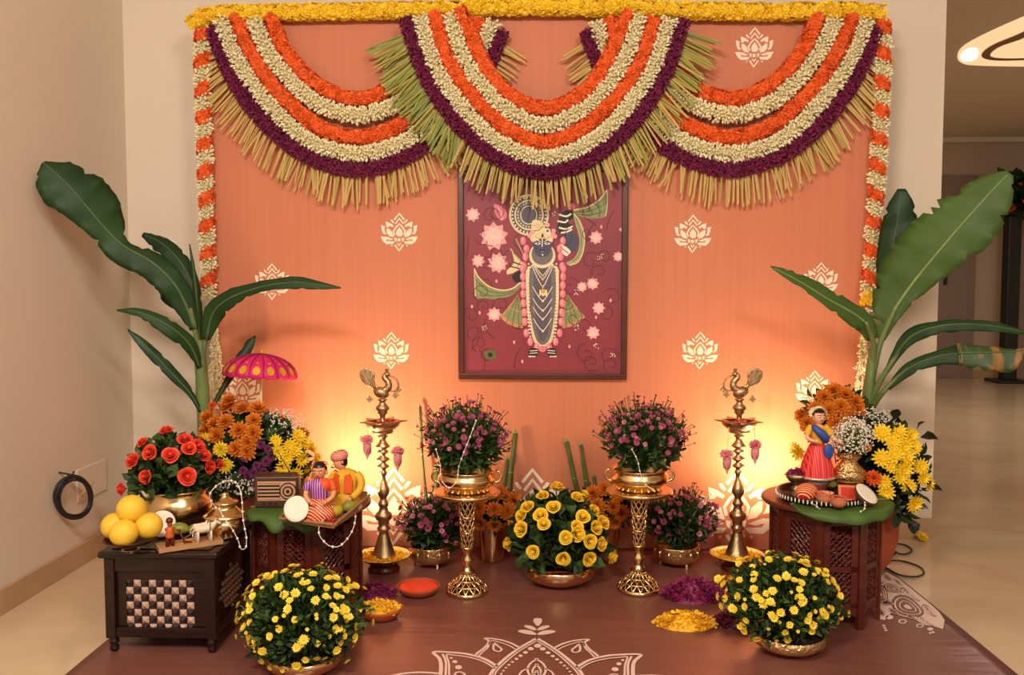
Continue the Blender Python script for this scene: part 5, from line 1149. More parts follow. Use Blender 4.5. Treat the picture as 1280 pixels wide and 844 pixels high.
BAND = mat('banana_leaf_dark', srgb(30, 56, 30), .45, var=.25, vscale=6, bump=.08, bscale=30, spec=.3)
BANX = mat('banana_leaf_dry', srgb(46, 74, 32), .5, vscale=16, col2=srgb(150, 104, 44), stretch=(1, .3, .4)); _e = [n for n in BANX.node_tree.nodes if n.type == 'VALTORGB'][0].color_ramp.elements; _e[0].position = .55; _e[1].position = .62
BSTEM = mat('banana_stem', srgb(104, 122, 66), .5, var=.2, vscale=9, stretch=(6, 6, 1))
def petiole(parent, pts, r0, r1):
    P = smooth_path([tuple(U(*p)) for p in pts], 6); M().add(*g_tube(P, [r0+(r1-r0)*i/(len(P)-1) for i in range(len(P))], 8), smooth=True).build('leaf_stalk', BSTEM, parent, world=True)
yl = 2.84
bl = thing('banana_plant', PTL+Vector((-.04, 0, .2)), 'banana plant on the left, its big leaf arching over the left wall', 'banana plant', 'banana plants flanking the backdrop')
M().add(*g_tube(smooth_path([tuple(U(*p)) for p in ((262, 640, yl), (257, 560, yl), (254, 500, yl), (251, 455, yl), (250, 425, yl))], 5), [.024, .024, .024, .024, .024, .023, .023, .023, .022, .022, .022, .022, .021, .02, .02, .02, .018, .017, .016, .014, .012], 12), smooth=True).build('stem', BSTEM, bl, world=True)
petiole(bl, [(250, 450, yl), (246, 425, yl), (238, 385, 2.82)], .012, .006); petiole(bl, [(253, 450, yl), (257, 425, yl), (268, 392, 2.83)], .011, .006)
bleaf(bl, [(243, 412, 2.83, 6, 5), (234, 385, 2.82, 14, 12), (218, 355, 2.80, 20, 16), (190, 328, 2.78, 22, 16), (155, 308, 2.75, 24, 9), (132, 286, 2.73, 20, 30), (108, 258, 2.70, 26, 42), (84, 230, 2.68, 36, 34), (64, 212, 2.67, 26, 18), (54, 203, 2.67, 3, 3)], .22, BAN, .0055, .05, 3)
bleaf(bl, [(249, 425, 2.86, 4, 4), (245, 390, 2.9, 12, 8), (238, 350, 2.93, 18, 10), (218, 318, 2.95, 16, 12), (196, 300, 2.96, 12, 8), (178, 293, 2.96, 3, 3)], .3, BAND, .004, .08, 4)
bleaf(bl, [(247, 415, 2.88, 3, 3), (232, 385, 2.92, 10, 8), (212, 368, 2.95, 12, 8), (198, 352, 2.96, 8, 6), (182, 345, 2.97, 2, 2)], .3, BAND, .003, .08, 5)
bleaf(bl, [(258, 425, 2.83, 5, 5), (266, 392, 2.82, 12, 14), (285, 374, 2.80, 12, 12), (315, 362, 2.79, 9, 7), (345, 355, 2.78, 8, 7), (375, 353, 2.78, 8, 9), (405, 357, 2.78, 4, 5), (426, 360, 2.78, 1, 1)], .2, BAN, .004, .06, 6)
bleaf(bl, [(250, 460, 2.82, 4, 4), (238, 432, 2.79, 9, 9), (218, 412, 2.76, 13, 9), (192, 397, 2.74, 10, 8), (168, 389, 2.73, 6, 5), (146, 388, 2.73, 1, 1)], .25, BAN, .0035, .08, 7)
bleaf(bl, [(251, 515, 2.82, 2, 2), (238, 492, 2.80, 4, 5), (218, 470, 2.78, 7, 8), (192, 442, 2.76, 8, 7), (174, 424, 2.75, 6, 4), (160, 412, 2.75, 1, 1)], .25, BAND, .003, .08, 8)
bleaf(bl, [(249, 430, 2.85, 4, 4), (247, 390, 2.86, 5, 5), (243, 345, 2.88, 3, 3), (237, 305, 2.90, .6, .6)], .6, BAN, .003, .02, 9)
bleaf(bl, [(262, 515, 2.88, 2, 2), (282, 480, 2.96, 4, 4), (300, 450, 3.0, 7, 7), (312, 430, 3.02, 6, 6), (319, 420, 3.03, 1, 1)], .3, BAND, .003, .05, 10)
yr = 2.88
br = thing('banana_plant', PTR+Vector((.03, 0, .2)), 'banana plant on the right, with a broad raised leaf before the hall', 'banana plant', 'banana plants flanking the backdrop')
M().add(*g_tube(smooth_path([tuple(U(*p)) for p in ((1074, 640, yr), (1078, 560, yr), (1083, 510, yr), (1088, 470, yr), (1092, 435, yr))], 5), [.026-.0006*k for k in range(21)], 12), smooth=True).build('stem', BSTEM, br, world=True)
petiole(br, [(1090, 470, yr), (1100, 430, 2.87), (1118, 388, 2.85)], .013, .007); petiole(br, [(1090, 460, yr), (1092, 430, 2.86), (1082, 402, 2.83)], .012, .006); petiole(br, [(1086, 505, yr), (1104, 470, 2.84), (1128, 433, 2.82)], .012, .006); petiole(br, [(1086, 515, yr), (1104, 490, 2.83), (1135, 460, 2.8)], .012, .005)
bleaf(br, [(1102, 425, 2.87, 5, 4), (1112, 398, 2.86, 24, 10), (1128, 372, 2.85, 40, 14), (1148, 345, 2.83, 50, 22), (1172, 316, 2.80, 52, 30), (1200, 283, 2.77, 46, 40), (1226, 254, 2.75, 34, 36), (1248, 230, 2.73, 20, 22), (1262, 216, 2.72, 5, 6)], .16, BANL, .0065, .04, 11, tear=((4, False),))
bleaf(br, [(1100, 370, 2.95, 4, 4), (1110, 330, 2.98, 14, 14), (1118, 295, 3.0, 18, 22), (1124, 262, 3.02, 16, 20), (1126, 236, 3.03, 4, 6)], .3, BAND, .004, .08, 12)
bleaf(br, [(1090, 425, 2.86, 6, 6), (1082, 404, 2.84, 14, 12), (1062, 389, 2.81, 14, 14), (1035, 374, 2.78, 9, 14), (1008, 357, 2.76, 7, 12), (985, 344, 2.75, 5, 8), (963, 333, 2.75, 1, 1)], .22, BANL, .0045, .07, 13)
bleaf(br, [(1108, 465, 2.84, 3, 3), (1122, 440, 2.82, 6, 6), (1140, 420, 2.80, 11, 9), (1168, 409, 2.77, 8, 10), (1205, 405, 2.75, 7, 9), (1245, 408, 2.73, 6, 7), (1275, 414, 2.72, 3, 4), (1296, 418, 2.71, 1, 1)], .25, BAN, .0045, .08, 14)
bleaf(br, [(1110, 486, 2.82, 3, 3), (1130, 465, 2.80, 7, 8), (1152, 452, 2.78, 8, 10), (1178, 444, 2.76, 8, 12), (1200, 441, 2.74, 14, 16)], .25, BAN, .004, .08, 15)
bleaf(br, [(1198, 441, 2.742, 14, 16), (1225, 441, 2.73, 10, 22), (1250, 440, 2.72, 7, 25), (1264, 440, 2.715, 4, 24), (1280, 438, 2.71, 3, 5), (1300, 434, 2.70, 1, 1)], .2, BANX, .004, .06, 16)
# tall bouquet on the left
bo = thing('flower_bouquet', PTL+Vector((.05, 0, .25)), 'mixed bouquet of orange, yellow and violet blooms behind the old radio', 'flowers', 'tall bouquets by the tables')
c = U(318, 572, 2.76); rad = (.165, .10, .155)
foliage(bo, c-Vector((0, 0, .02)), rad, 1500, .045, [LEAFD, LEAFM], LEAF, -.7, .2)
cs = U(270, 610, 2.73); foliage(bo, cs, (.08, .06, .08), 300, .035, [LEAFD, LEAFM], LEAF, -.8, .2)
tips = placed(bo, H_MUMO, 'orange_mum', [(288, 512), (305, 514), (272, 532), (264, 524), (300, 540, 1.1), (318, 528), (284, 530), (322, 515), (297, 562), (311, 554), (310, 566), (288, 505), (275, 545), (318, 543), (262, 540)], c, rad, .029, .4, .008)
tips += placed(bo, H_POMY, 'lemon_pompon', [(262, 551), (279, 562), (285, 581), (262, 577, .8)], c, rad, .025, .6, .012)
tips += placed(bo, H_VIO, 'violet_pompon', [(308, 572), (334, 577), (339, 571), (322, 582), (306, 588), (313, 594), (319, 590), (330, 588), (331, 594), (344, 592), (331, 607), (322, 608), (336, 562), (328, 556)], c, rad, .0150, .5, .012)
tips += placed(bo, H_MUMY, 'yellow_mum', [(345, 552), (347, 565), (361, 557), (366, 563), (357, 572), (374, 574), (380, 588), (371, 548), (378, 556), (385, 562), (391, 575), (367, 592), (353, 585), (388, 592), (376, 606)], c, rad, .0250, .4, .012)
tips += placed(bo, H_MARI, 'marigold', [(352, 596), (362, 602), (346, 606), (268, 510, .7)], c, rad, .022, .4, .008)
tips += auto(bo, H_MUMO, 'orange_mum', 14, c, rad, .026, 0, (.95, 1.05), lambda p, v: v.y > .35)
stems(bo, PTL+Vector((.05, 0, .3)), tips[::2], .0016); gyps(bo, U(350, 538, 2.78), (.09, .06, .075), 420); gyps(bo, U(290, 612, 2.66), (.09, .03, .055), 300)
# tall bouquet on the right
bo = thing('flower_bouquet', PTR+Vector((0, 0, .25)), 'mixed bouquet of yellow and orange blooms with dark leaves beside the dancing doll', 'flowers', 'tall bouquets by the tables')
c = U(1104, 585, 2.72); rad = (.115, .09, .165); c2 = U(1048, 522, 2.84); rad2 = (.11, .07, .09)
foliage(bo, c-Vector((0, 0, .01)), rad, 800, .045, [LEAFD, mat('ebony_leaf', srgb(22, 34, 18), .4)], LEAF, -.9, .2); foliage(bo, c2, rad2, 400, .04, [LEAFD, LEAFM], LEAF, -.8, .2)
tips = placed(bo, H_MUMY, 'yellow_mum', [(1102, 543, 1.15), (1122, 541), (1134, 546, 1.1), (1115, 554), (1128, 558, 1.1), (1139, 560), (1117, 570, 1.1), (1131, 573), (1101, 573, 1.1), (1126, 586, 1.2), (1123, 596), (1105, 601), (1107, 614), (1133, 607), (1139, 627, 1.15), (1150, 597), (1155, 604), (1148, 583), (1112, 582), (1000, 562, 1.1)][:-1], c, rad, .027, .45, .012)
tips += placed(bo, H_MARI, 'marigold', [(1091, 596, 1.1), (1076, 592), (1084, 560, .6)], c, rad, .024, .5, .012)
tips += placed(bo, H_MUMO, 'orange_mum', [(1043, 492), (1056, 497), (1030, 500), (1012, 530), (1006, 520), (1066, 505), (1050, 510), (1063, 522), (1044, 530), (1070, 515), (1020, 512), (1036, 515)], c2, rad2, .030, .4, .01)
tips += placed(bo, H_MUMY, 'yellow_mum', [(1001, 562, 1.3)], c2, (.125, .07, .13), .028, .4, .01)
tips += auto(bo, H_MUMY, 'yellow_mum', 10, c, rad, .026, -.3, (.95, 1.05), lambda p, v: v.y > .4)
stems(bo, PTR+Vector((0, 0, .3)), tips[::2], .0016); gyps(bo, U(1092, 538, 2.74), (.08, .05, .07), 420)
LFM = M().scatter(LEAFW, np.zeros((1, 3)), np.eye(3)[None]).mesh('outer_leaf', mat('ebony_leaf', (0, 0, 0)))
for px, py, dx, dz, s in ((1150, 547, 1, .1, .05), (1146, 537, .3, .7, .035), (1118, 525, .1, 1, .04), (1160, 610, 1, 0, .04), (1130, 640, .3, -.8, .05), (1138, 648, .25, -1, .05), (1122, 635, 0, -1, .05), (1145, 565, .8, .5, .035), (1150, 622, .9, -.3, .035), (1125, 560, .7, .6, .035)):
    inst(LFM, 'outer_leaf', bo, U(px, py, 2.70)-bo.location, zquat((dx, -.3, dz), random.uniform(-1, 1)), s)
# paper parasol
c = U(325, 470, 2.96); um = thing('parasol', Vector((c.x, c.y, .30)), 'pink parasol with gold motifs above the left bouquet', 'parasol')
R_ = .125; NP = 16; hub = c+Vector((0, 0, .082)); TU = Matrix.Translation(c) @ Matrix.Rotation(.07, 4, 'Y') @ Matrix.Rotation(-.06, 4, 'X')
PINK = mat('hot_pink_cloth', srgb(222, 30, 110), .55, var=.1, vscale=40); GOLD = mat('gold_motif', srgb(226, 170, 40), .4, .3); RIBM = mat('parasol_rib', srgb(150, 20, 80), .5)
for k in range(NP):
    V = []; F = []
    for i in range(7):
        t = i/6
        for j in range(4):
            a = 2*PI*(k+j/3)/NP; r = R_*math.sin(t*PI/2*1.0)*(1-.035*math.sin(PI*j/3)*t); V.append((r*math.cos(a), r*math.sin(a), .075*math.cos(t*PI/2)-.006*t*math.sin(PI*j/3)))
    for i in range(6):
        for j in range(3): q = i*4+j; F.append((q, q+4, q+5, q+1))
    o = M().add(V, F, 0, True, T=TU).build('panel', PINK, um, world=True); sd = o.modifiers.new('thick', 'SOLIDIFY'); sd.thickness = .001
    a = 2*PI*k/NP; M().add(*g_tube([TU @ Vector((R_*1.0*math.sin(t)*math.cos(a), R_*math.sin(t)*math.sin(a), .0755*math.cos(t)+.0006)) for t in np.linspace(.02, PI/2, 8)], .0014, 5)).build('rib', RIBM, um, world=True)
    a = 2*PI*(k+.5)/NP
    def sp(t, da, lift=.0022): r = R_*math.sin(t)*.975+lift*math.sin(t); return TU @ Vector((r*math.cos(a+da), r*math.sin(a+da), .075*math.cos(t)-.004*math.sin(t)+lift*math.cos(t)))
    for t0, w_, h_ in ((1.22, .11, .22), (.86, .05, .05)):
        V = [sp(t0+h_*math.sin(b)*(1 if math.sin(b) < 0 else .8), w_*math.cos(b)) for b in np.linspace(0, 2*PI, 12, endpoint=False)]; M().add(V, [tuple(range(12))]).build('gold_motif', GOLD, o, world=True)
M().add(*g_tube([TU @ Vector((0, 0, .072)), TU @ Vector((0, 0, .085)), TU @ Vector((0, 0, .092))], [.006, .004, .001], 8), smooth=True).build('finial', GOLD, um, world=True)
M().add(*g_tube([TU @ Vector((0, 0, .072)), U(326, 500, 2.93), (U(326, 500, 2.93)+Vector((0, 0, -.16)))], .0042, 8)).build('pole', mat('cream_pole', srgb(226, 206, 180), .5), um, world=True)

# ============================================================ banana leaf place mats
def leaf_mat(T, x0, x1, over, lab, seed, back=.05, wv=.35):
    rr = random.Random(seed); V = []; F = []; nx_, ny_ = 28, 14; rt = .183
    for i in range(nx_+1):
        x = x0+(x1-x0)*i/nx_; e = math.sqrt(max(.0, rt*rt-(x-T.x)**2)); ye = T.y-e; endt = math.sin(PI*min(1, max(0, (i+.6)/(nx_+1.2))))**.5; L_ = over*endt*(1+wv*math.sin(i*.75+seed)); yb_ = ye+back*endt+.004
        for j in range(ny_+1):
            s = j/ny_*(yb_-ye+L_)
            if s < yb_-ye: V.append((x, yb_-s, ZT+.0018))
            else:
                d = s-(yb_-ye); V.append((x, ye-.35*d-.004*math.sin(min(1, d/.01)*PI/2)-.004*math.sin(i*.9), ZT+.0018-.92*d))
    for i in range(nx_):
        for j in range(ny_): k = i*(ny_+1)+j; F.append((k, k+1, k+ny_+2, k+ny_+1))
    t = thing('banana_leaf_mat', (T.x, T.y-.1, ZT), lab, 'leaf', 'banana leaf mats on the tables')
    o = M().add(V, F, 0, True).build('blade', BANL, t, world=True); sd = o.modifiers.new('thick', 'SOLIDIFY'); sd.thickness = .001; sd.offset = 0
    j = 4; M().add(*g_tube([Vector(V[i*(ny_+1)+j])+Vector((0, 0, .0012)) for i in range(nx_+1)], .0016, 5)).build('midrib', BANR, t, world=True)
leaf_mat(TL, TL.x-.135, TL.x+.165, .034, 'banana leaf mat hanging over the front of the left table', 1, .2)
leaf_mat(TR, TR.x-.125, TR.x+.172, .030, 'banana leaf mat hanging over the front of the right table', 4, .2, .08)
ZL = ZT+.0035
SKIN = mat('doll_skin', srgb(222, 150, 104), .45); SKINP = mat('doll_skin_pale', srgb(240, 176, 150), .4); HAIR = mat('doll_hair', srgb(20, 14, 12), .4); EYEW = mat('doll_eye_white', srgb(244, 238, 228), .3); LIP = mat('doll_lip', srgb(190, 30, 40), .4)
def doll_head(t, c, r, yaw, skin, tilt=0.0, hair=True, roll=0.0):
    """head with eyes, brows, nose, mouth, ears; local face direction -Y"""
    T = Matrix.Translation(c) @ Matrix.Rotation(yaw, 4, 'Z') @ Matrix.Rotation(roll, 4, 'Y') @ Matrix.Rotation(tilt, 4, 'X')
    hd = M().add(*g_sphere((0, 0, 0), (r*.86, r*.92, r*1.08), 18, 12), smooth=True, T=T); hd = hd.build('head', skin, t)
    M().add(*g_tube([(0, 0, -r*.7), (0, .1*r, -r*1.55)], r*.36, 10), smooth=True, T=T).build('neck', skin, t)
    for s in (-1, 1):
        M().add(*g_sphere((s*r*.34, -r*.80, r*.10), (r*.20, r*.10, r*.12), 10, 6), smooth=True, T=T).build('eye', EYEW, hd); M().add(*g_sphere((s*r*.34, -r*.885, r*.10), (r*.09, r*.04, r*.10), 8, 6), smooth=True, T=T).build('pupil', HAIR, hd)
        M().add(*g_tube([(s*r*.12, -r*.90, r*.32), (s*r*.36, -r*.88, r*.42), (s*r*.60, -r*.70, r*.32)], r*.045, 5), T=T).build('eyebrow', HAIR, hd)
        M().add(*g_sphere((s*r*.86, 0, 0), (r*.12, r*.2, r*.26), 8, 6), smooth=True, T=T).build('ear', skin, hd)
    M().add(*g_sphere((0, -r*.94, -r*.10), (r*.11, r*.14, r*.2), 8, 6), smooth=True, T=T).build('nose', skin, hd)
    M().add(*g_sphere((0, -r*.82, -r*.45), (r*.26, r*.08, r*.085), 10, 6), smooth=True, T=T).build('mouth', LIP, hd)
    if hair:
        V, F = g_sphere((0, r*.10, r*.14), (r*.96, r*.98, r*1.06), 18, 12); keep = [f for f in F if not (np.mean([V[i][1] for i in f]) < -r*.28 and np.mean([V[i][2] for i in f]) < r*.62)]
        M().add(V, keep, smooth=True, T=T).build('hair', HAIR, hd)
    return hd, T
def limb(t, nm, pts, rs, m): return M().add(*g_tube(smooth_path(pts, 4), [np.interp(i/(4*(len(pts)-1)), np.linspace(0, 1, len(rs)), rs) for i in range(4*(len(pts)-1)+1)], 10), smooth=True).build(nm, m, t)
def hand(t, c, d, r, m):
    d = Vector(d).normalized(); x = d.cross(Vector((0, 1, .2))).normalized(); m_ = M(); m_.add(*g_sphere(tuple(Vector(c)), r, 8, 6), smooth=True)
    for k in range(4): m_.add(*g_tube([Vector(c)+x*(k-1.5)*r*.42, Vector(c)+x*(k-1.5)*r*.55+d*r*1.2, Vector(c)+x*(k-1.5)*r*.5+d*r*1.8-Vector((0, 0, r*.3))], [r*.26, r*.22, r*.14], 5), smooth=True)
    m_.add(*g_tube([Vector(c)+x*r*.6, Vector(c)+x*r*1.2+d*r*.5], [r*.28, r*.18], 5), smooth=True); return m_.build('hand', m, t)
def striped(name, c1, c2, sc, axis='Z', dist=2.0):
    m = bpy.data.materials.new(name); m.use_nodes = True; N = m.node_tree.nodes; L = m.node_tree.links; b = N['Principled BSDF']; tc = N.new('ShaderNodeTexCoord'); w_ = N.new('ShaderNodeTexWave'); w_.bands_direction = axis; w_.inputs['Scale'].default_value = sc; w_.inputs['Distortion'].default_value = dist; w_.inputs['Detail'].default_value = 1
    cr = N.new('ShaderNodeValToRGB'); cr.color_ramp.interpolation = 'CONSTANT'; e = cr.color_ramp.elements; e[0].position = 0; e[0].color = (*c1, 1); e[1].position = .72; e[1].color = (*c2, 1)
    L.new(tc.outputs['Object'], w_.inputs[0]); L.new(w_.outputs[0], cr.inputs[0]); L.new(cr.outputs[0], b.inputs['Base Color']); b.inputs['Roughness'].default_value = .5; return m
REDST = striped('red_cream_stripe', srgb(196, 34, 20), srgb(236, 190, 130), 60, 'DIAGONAL', 1.5); SARI = striped('violet_sari', srgb(120, 40, 130), srgb(214, 160, 214), 50, 'X', 1.0); TURB = striped('turban_stripe', srgb(208, 60, 50), srgb(240, 200, 180), 80, 'Z', 1.0)

# --- old radio
rp = Vector((U(348, 640, 2.385).x, 2.385, ZL)); t = thing('old_radio', rp, 'old brown wooden radio with antenna on the left table', 'radio', rz=.08)
RADW = mat('radio_wood', srgb(74, 44, 28), .4, var=.2, vscale=16, stretch=(1, 1, 6)); RADC = mat('radio_trim', srgb(196, 150, 116), .45); RADK = mat('radio_dark', srgb(38, 24, 18), .5)
w_, h_, d_ = .120, .086, .038
M().add(*g_box((0, 0, h_/2), (w_, d_, h_))).build('cabinet', RADW, t, bevel=.004)
fp = M().add(*g_box((0, -d_/2-.0006, h_*.54), (w_-.016, .0016, h_*.62))).build('front_panel', RADC, t, bevel=.0006)
M().add(*g_box((-.021, -d_/2-.0016, h_*.54), (.060, .001, h_*.52))).build('grille', RADK, fp)
for k in range(5): M().add(*g_box((-.021, -d_/2-.0028, h_*.54+(k-2)*.0098), (.058, .0024, .0038))).build('slat', RADC, fp)
TD = Matrix.Translation((.032, -d_/2-.002, h_*.54)) @ Matrix.Rotation(PI/2, 4, 'X')
for r0, z1, m_ in ((.0235, .002, RADK), (.020, .003, RADC), (.015, .0045, RADW), (.010, .006, RADC), (.005, .0075, RADK)): M().add(*g_lathe([(0, 0), (r0, 0), (r0, z1), (0, z1)], 28), T=TD).build('dial', m_, t)
for k in range(3): M().add(*g_lathe([(0, 0), (.004, 0), (.0035, .004), (0, .004)], 12), T=Matrix.Translation((-.035+k*.016, -d_/2-.0004, .011)) @ Matrix.Rotation(PI/2, 4, 'X')).build('knob', RADK, t)
M().add(*g_tube([(.035, .01, h_), (-.002, .012, h_+.066)], [.0016, .001], 6)).build('antenna', RADK, t)
M().add(*g_tube([(-.052, .0, h_), (-.05, 0, h_+.006), (.05, 0, h_+.006), (.052, 0, h_)], .003, 6)).build('carry_bar', RADW, t)
# --- winnowing tray with coconut, couple and fruit
def tp_(px, py, z): return G(px, py, z)
A_, B_, C_, D_ = tp_(351, 651, ZL), tp_(417, 661, ZL), tp_(457, 634, ZL), tp_(398, 622, ZL)
WICK = mat('cane_weave', srgb(170, 122, 78), .7, var=.25, vscale=60, bump=.5, bscale=220, stretch=(1, 6, 1))
t = thing('winnowing_tray', (A_+B_+C_+D_)/4, 'slanted cane winnowing tray on the left table, under the couple', 'tray')
cen = (A_+B_+C_+D_)/4
M().add(*g_prism([(A_.x, A_.y), (B_.x, B_.y), (C_.x, C_.y), (D_.x, D_.y)], lambda u, v, q: (u, v, ZL+q), .004)).build('woven_base', WICK, t, world=True)
for (P0, P1, h0, h1) in ((A_, B_, .007, .012), (B_, C_, .012, .036), (C_, D_, .036, .034), (D_, A_, .034, .008)):
    out = ((P0+P1)/2-cen); out.z = 0; out.normalize(); V = []
    for P_, hh in ((P0, h0), (P1, h1)): V += [P_, P_+out*.012*hh/.03+Vector((0, 0, hh)), P_-out*.003, P_-out*.003+out*.012*hh/.03+Vector((0, 0, hh))]
    M().add([tuple(v) for v in V], [(0, 4, 5, 1), (2, 3, 7, 6), (1, 5, 7, 3), (0, 1, 3, 2), (4, 6, 7, 5), (0, 2, 6, 4)]).build('woven_side', WICK, t, world=True)
    M().add(*g_tube([V[1], V[5]], .0035, 6)).build('rim_binding', WICK, t, world=True)
ZW = ZL+.0045
q = tp_(370, 654, ZW); coconut(q+Vector((0, .006, 0)), .035, (-.1, -1, .3), 'half coconut in front of the old radio')
# woman
wp = tp_(398, 653, ZW)+Vector((0, .02, 0)); t = thing('seated_woman_figurine', wp, 'painted clay figurine of a seated woman in a violet sari', 'figurine', rz=.1)
sk = M(); ang_ = np.linspace(0, 2*PI, 28, endpoint=False)
M().add(*g_lathe([(.036, 0), (.040, .004), (.040, .016), (.036, .034), (.028, .050), (.022, .060)], 28), smooth=True).build('skirt', REDST, t)
M().add(*g_sphere((.004, -.018, .020), (.036, .022, .022), 16, 10), smooth=True).build('crossed_legs', REDST, t)
M().add(*g_lathe([(.021, .052), (.022, .064), (.024, .078), (.026, .090), (.022, .102), (.010, .110)], 20), smooth=True).build('torso', SARI, t)
M().add(*g_sphere((.012, -.006, .094), (.020, .018, .018), 12, 8), smooth=True).build('blouse', mat('orange_cloth', srgb(226, 84, 30), .6), t)
limb(t, 'sleeve', [(-.022, 0, .102), (-.030, -.004, .092), (-.033, -.006, .080)], [.010, .010, .009], SARI); limb(t, 'arm', [(-.033, -.006, .082), (-.033, -.016, .066), (-.020, -.030, .054)], [.0065, .006, .005], SKIN); hand(t, (-.016, -.032, .052), (1, -.3, -.2), .005, SKIN)
limb(t, 'sleeve', [(.022, 0, .102), (.032, -.004, .094), (.036, -.006, .080)], [.010, .0105, .010], MATS['orange_cloth']); limb(t, 'arm', [(.036, -.006, .082), (.036, -.018, .068), (.022, -.032, .056)], [.0065, .006, .005], SKIN); hand(t, (.018, -.034, .054), (-1, -.3, -.2), .005, SKIN)
doll_head(t, Vector((0, -.002, .130)), .020, -.2, SKIN, .25); M().add(*g_sphere((.002, .020, .134), .011, 10, 8), smooth=True).build('hair_bun', HAIR, t); M().add(*g_tube([(.019*math.cos(a), .004+.016*math.sin(a), .146+.003*math.sin(a)) for a in np.linspace(0, 2*PI, 16, endpoint=False)], .002, 5, False, True)).build('hair_band', TURB, t)
for s in (-1, 1): M().add(*g_sphere((s*.0185, -.004, .124), .0035, 8, 6), smooth=True).build('earring', BRASS, t)
M().add(*g_tube([(.013*math.cos(a), -.004+.015*math.sin(a), .106+.005*math.sin(a)) for a in np.linspace(0, 2*PI, 16, endpoint=False)], .0016, 5, False, True)).build('necklace', BRASS, t)
# man
mp_ = tp_(431, 640, ZW)+Vector((0, .03, 0)); t = thing('seated_man_figurine', mp_, 'painted clay figurine of a seated man in yellow with a striped turban', 'figurine', rz=-.25)
YCL = mat('mustard_cloth', srgb(222, 170, 40), .6, var=.1); VEST = mat('orange_vest', srgb(228, 92, 30), .6)
M().add(*g_lathe([(.030, 0), (.040, .006), (.038, .022), (.030, .036), (.027, .050), (.030, .070), (.032, .088), (.026, .102), (.012, .110)], 24), smooth=True).build('torso', YCL, t)
M().add(*g_sphere((-.002, -.020, .016), (.040, .024, .018), 16, 10), smooth=True).build('crossed_legs', YCL, t)
for s in (-1, 1):
    V = [(s*.006, -.030, .052), (s*.026, -.022, .050), (s*.029, -.020, .085), (s*.022, -.020, .103), (s*.008, -.027, .098)]; M().add(*g_prism([(v[0], v[2]) for v in V], lambda u, v, q_: (u, -.026+abs(u)*.28-q_-.004, v), .004)).build('vest_panel', VEST, t)
    limb(t, 'arm', [(s*.028, 0, .098), (s*.042, -.002, .082), (s*.044, -.012, .060), (s*.030, -.032, .040)], [.012, .0115, .010, .0085], YCL); hand(t, (s*.026, -.036, .037), (-s, -.4, -.2), .006, SKIN)
doll_head(t, Vector((-.016, -.006, .128)), .0195, -.75, SKIN, .12, True, -.25)
M().add(*g_lathe([(.019, -.006), (.0235, .0), (.0245, .008), (.021, .016), (.012, .021), (0, .0225)], 20), smooth=True, T=Matrix.Translation((-.018, -.004, .139)) @ Matrix.Rotation(-.3, 4, 'Y')).build('turban', TURB, t)
M().add(*g_tube([(-.036, -.018, .120), (-.032, -.024, .117), (-.024, -.026, .117)], [.001, .002, .001], 6)).build('moustache', HAIR, t)
for rr_ in (.016, .020): M().add(*g_tube([(-.006+rr_*math.cos(a), -.012+.016*math.sin(a), .100-.4*rr_+(-.012 if math.sin(a) < 0 else .006)*abs(math.sin(a))) for a in np.linspace(0, 2*PI, 18, endpoint=False)], .0014, 5, False, True)).build('necklace', BRASS, t)
fruit(tp_(419, 649, ZW), .05, .016, 1.0, 'yellow green mango beside the seated woman', mat('yellow_mango', srgb(188, 168, 50), .45, var=.2, vscale=18)); fruit(tp_(437, 642, ZW), .045, .015, .7, 'green mango in front of the seated man')
t = thing('onion', tp_(446, 638, ZW), 'pale onion at the edge of the winnowing tray', 'onion'); M().add(*g_lathe([(0, 0), (.010, .001), (.015, .008), (.014, .016), (.006, .023), (.002, .028), (0, .03)], 16), smooth=True).build('bulb', mat('onion_skin', srgb(206, 170, 168), .4, var=.15, vscale=30), t); M().add(*g_tube([(0, 0, .028), (.002, 0, .036)], [.0018, .0008], 5)).build('stem', JGREEN, t)
petals('red_petals', tp_(410, 656, ZW)+Vector((0, .012, 0)), .022, .016, .006, 90, .01, [mat('crimson_petal', srgb(170, 18, 30), .6), MATS['red_petal']], 'red petals scattered at the front of the winnowing tray')
yy = 2.19
pearl_string('pearl_string', [U(415, 634, yy+.03), U(410, 642, yy+.01), U(404, 650, yy), U(399, 658, yy-.006), U(399, 668, yy-.008), U(404, 676, yy-.008), U(413, 683, yy-.006), U(424, 683, yy), U(434, 674, yy+.03), U(441, 662, yy+.06), U(444, 650, yy+.08), U(444, 640, yy+.12)], 'string of white beads hanging from the winnowing tray', .0034, .026)
# ============================================================ right table: tray, doll, vessels
tc_ = tp_(1026, 622, ZL); t = thing('round_tray', tc_, 'round dark tray with white beaded edge on the right table', 'tray')
pot(t, [(0, 0), (.108, 0), (.120, .004), (.124, .016), (.122, .020), (.116, .018), (.110, .007), (0, .006)], DARKW, 48, 'tray')
me = M().add(*g_sphere((0, 0, 0), (.0022, .0022, .0068), 6, 5), smooth=True).mesh('bead', PEARL)
for k in range(64): a = 2*PI*k/64; inst(me, 'bead', t, (.1245*math.cos(a), .1245*math.sin(a), .011))
ZR = ZL+.0065
def onR(px, py): return G(px, py, ZR)
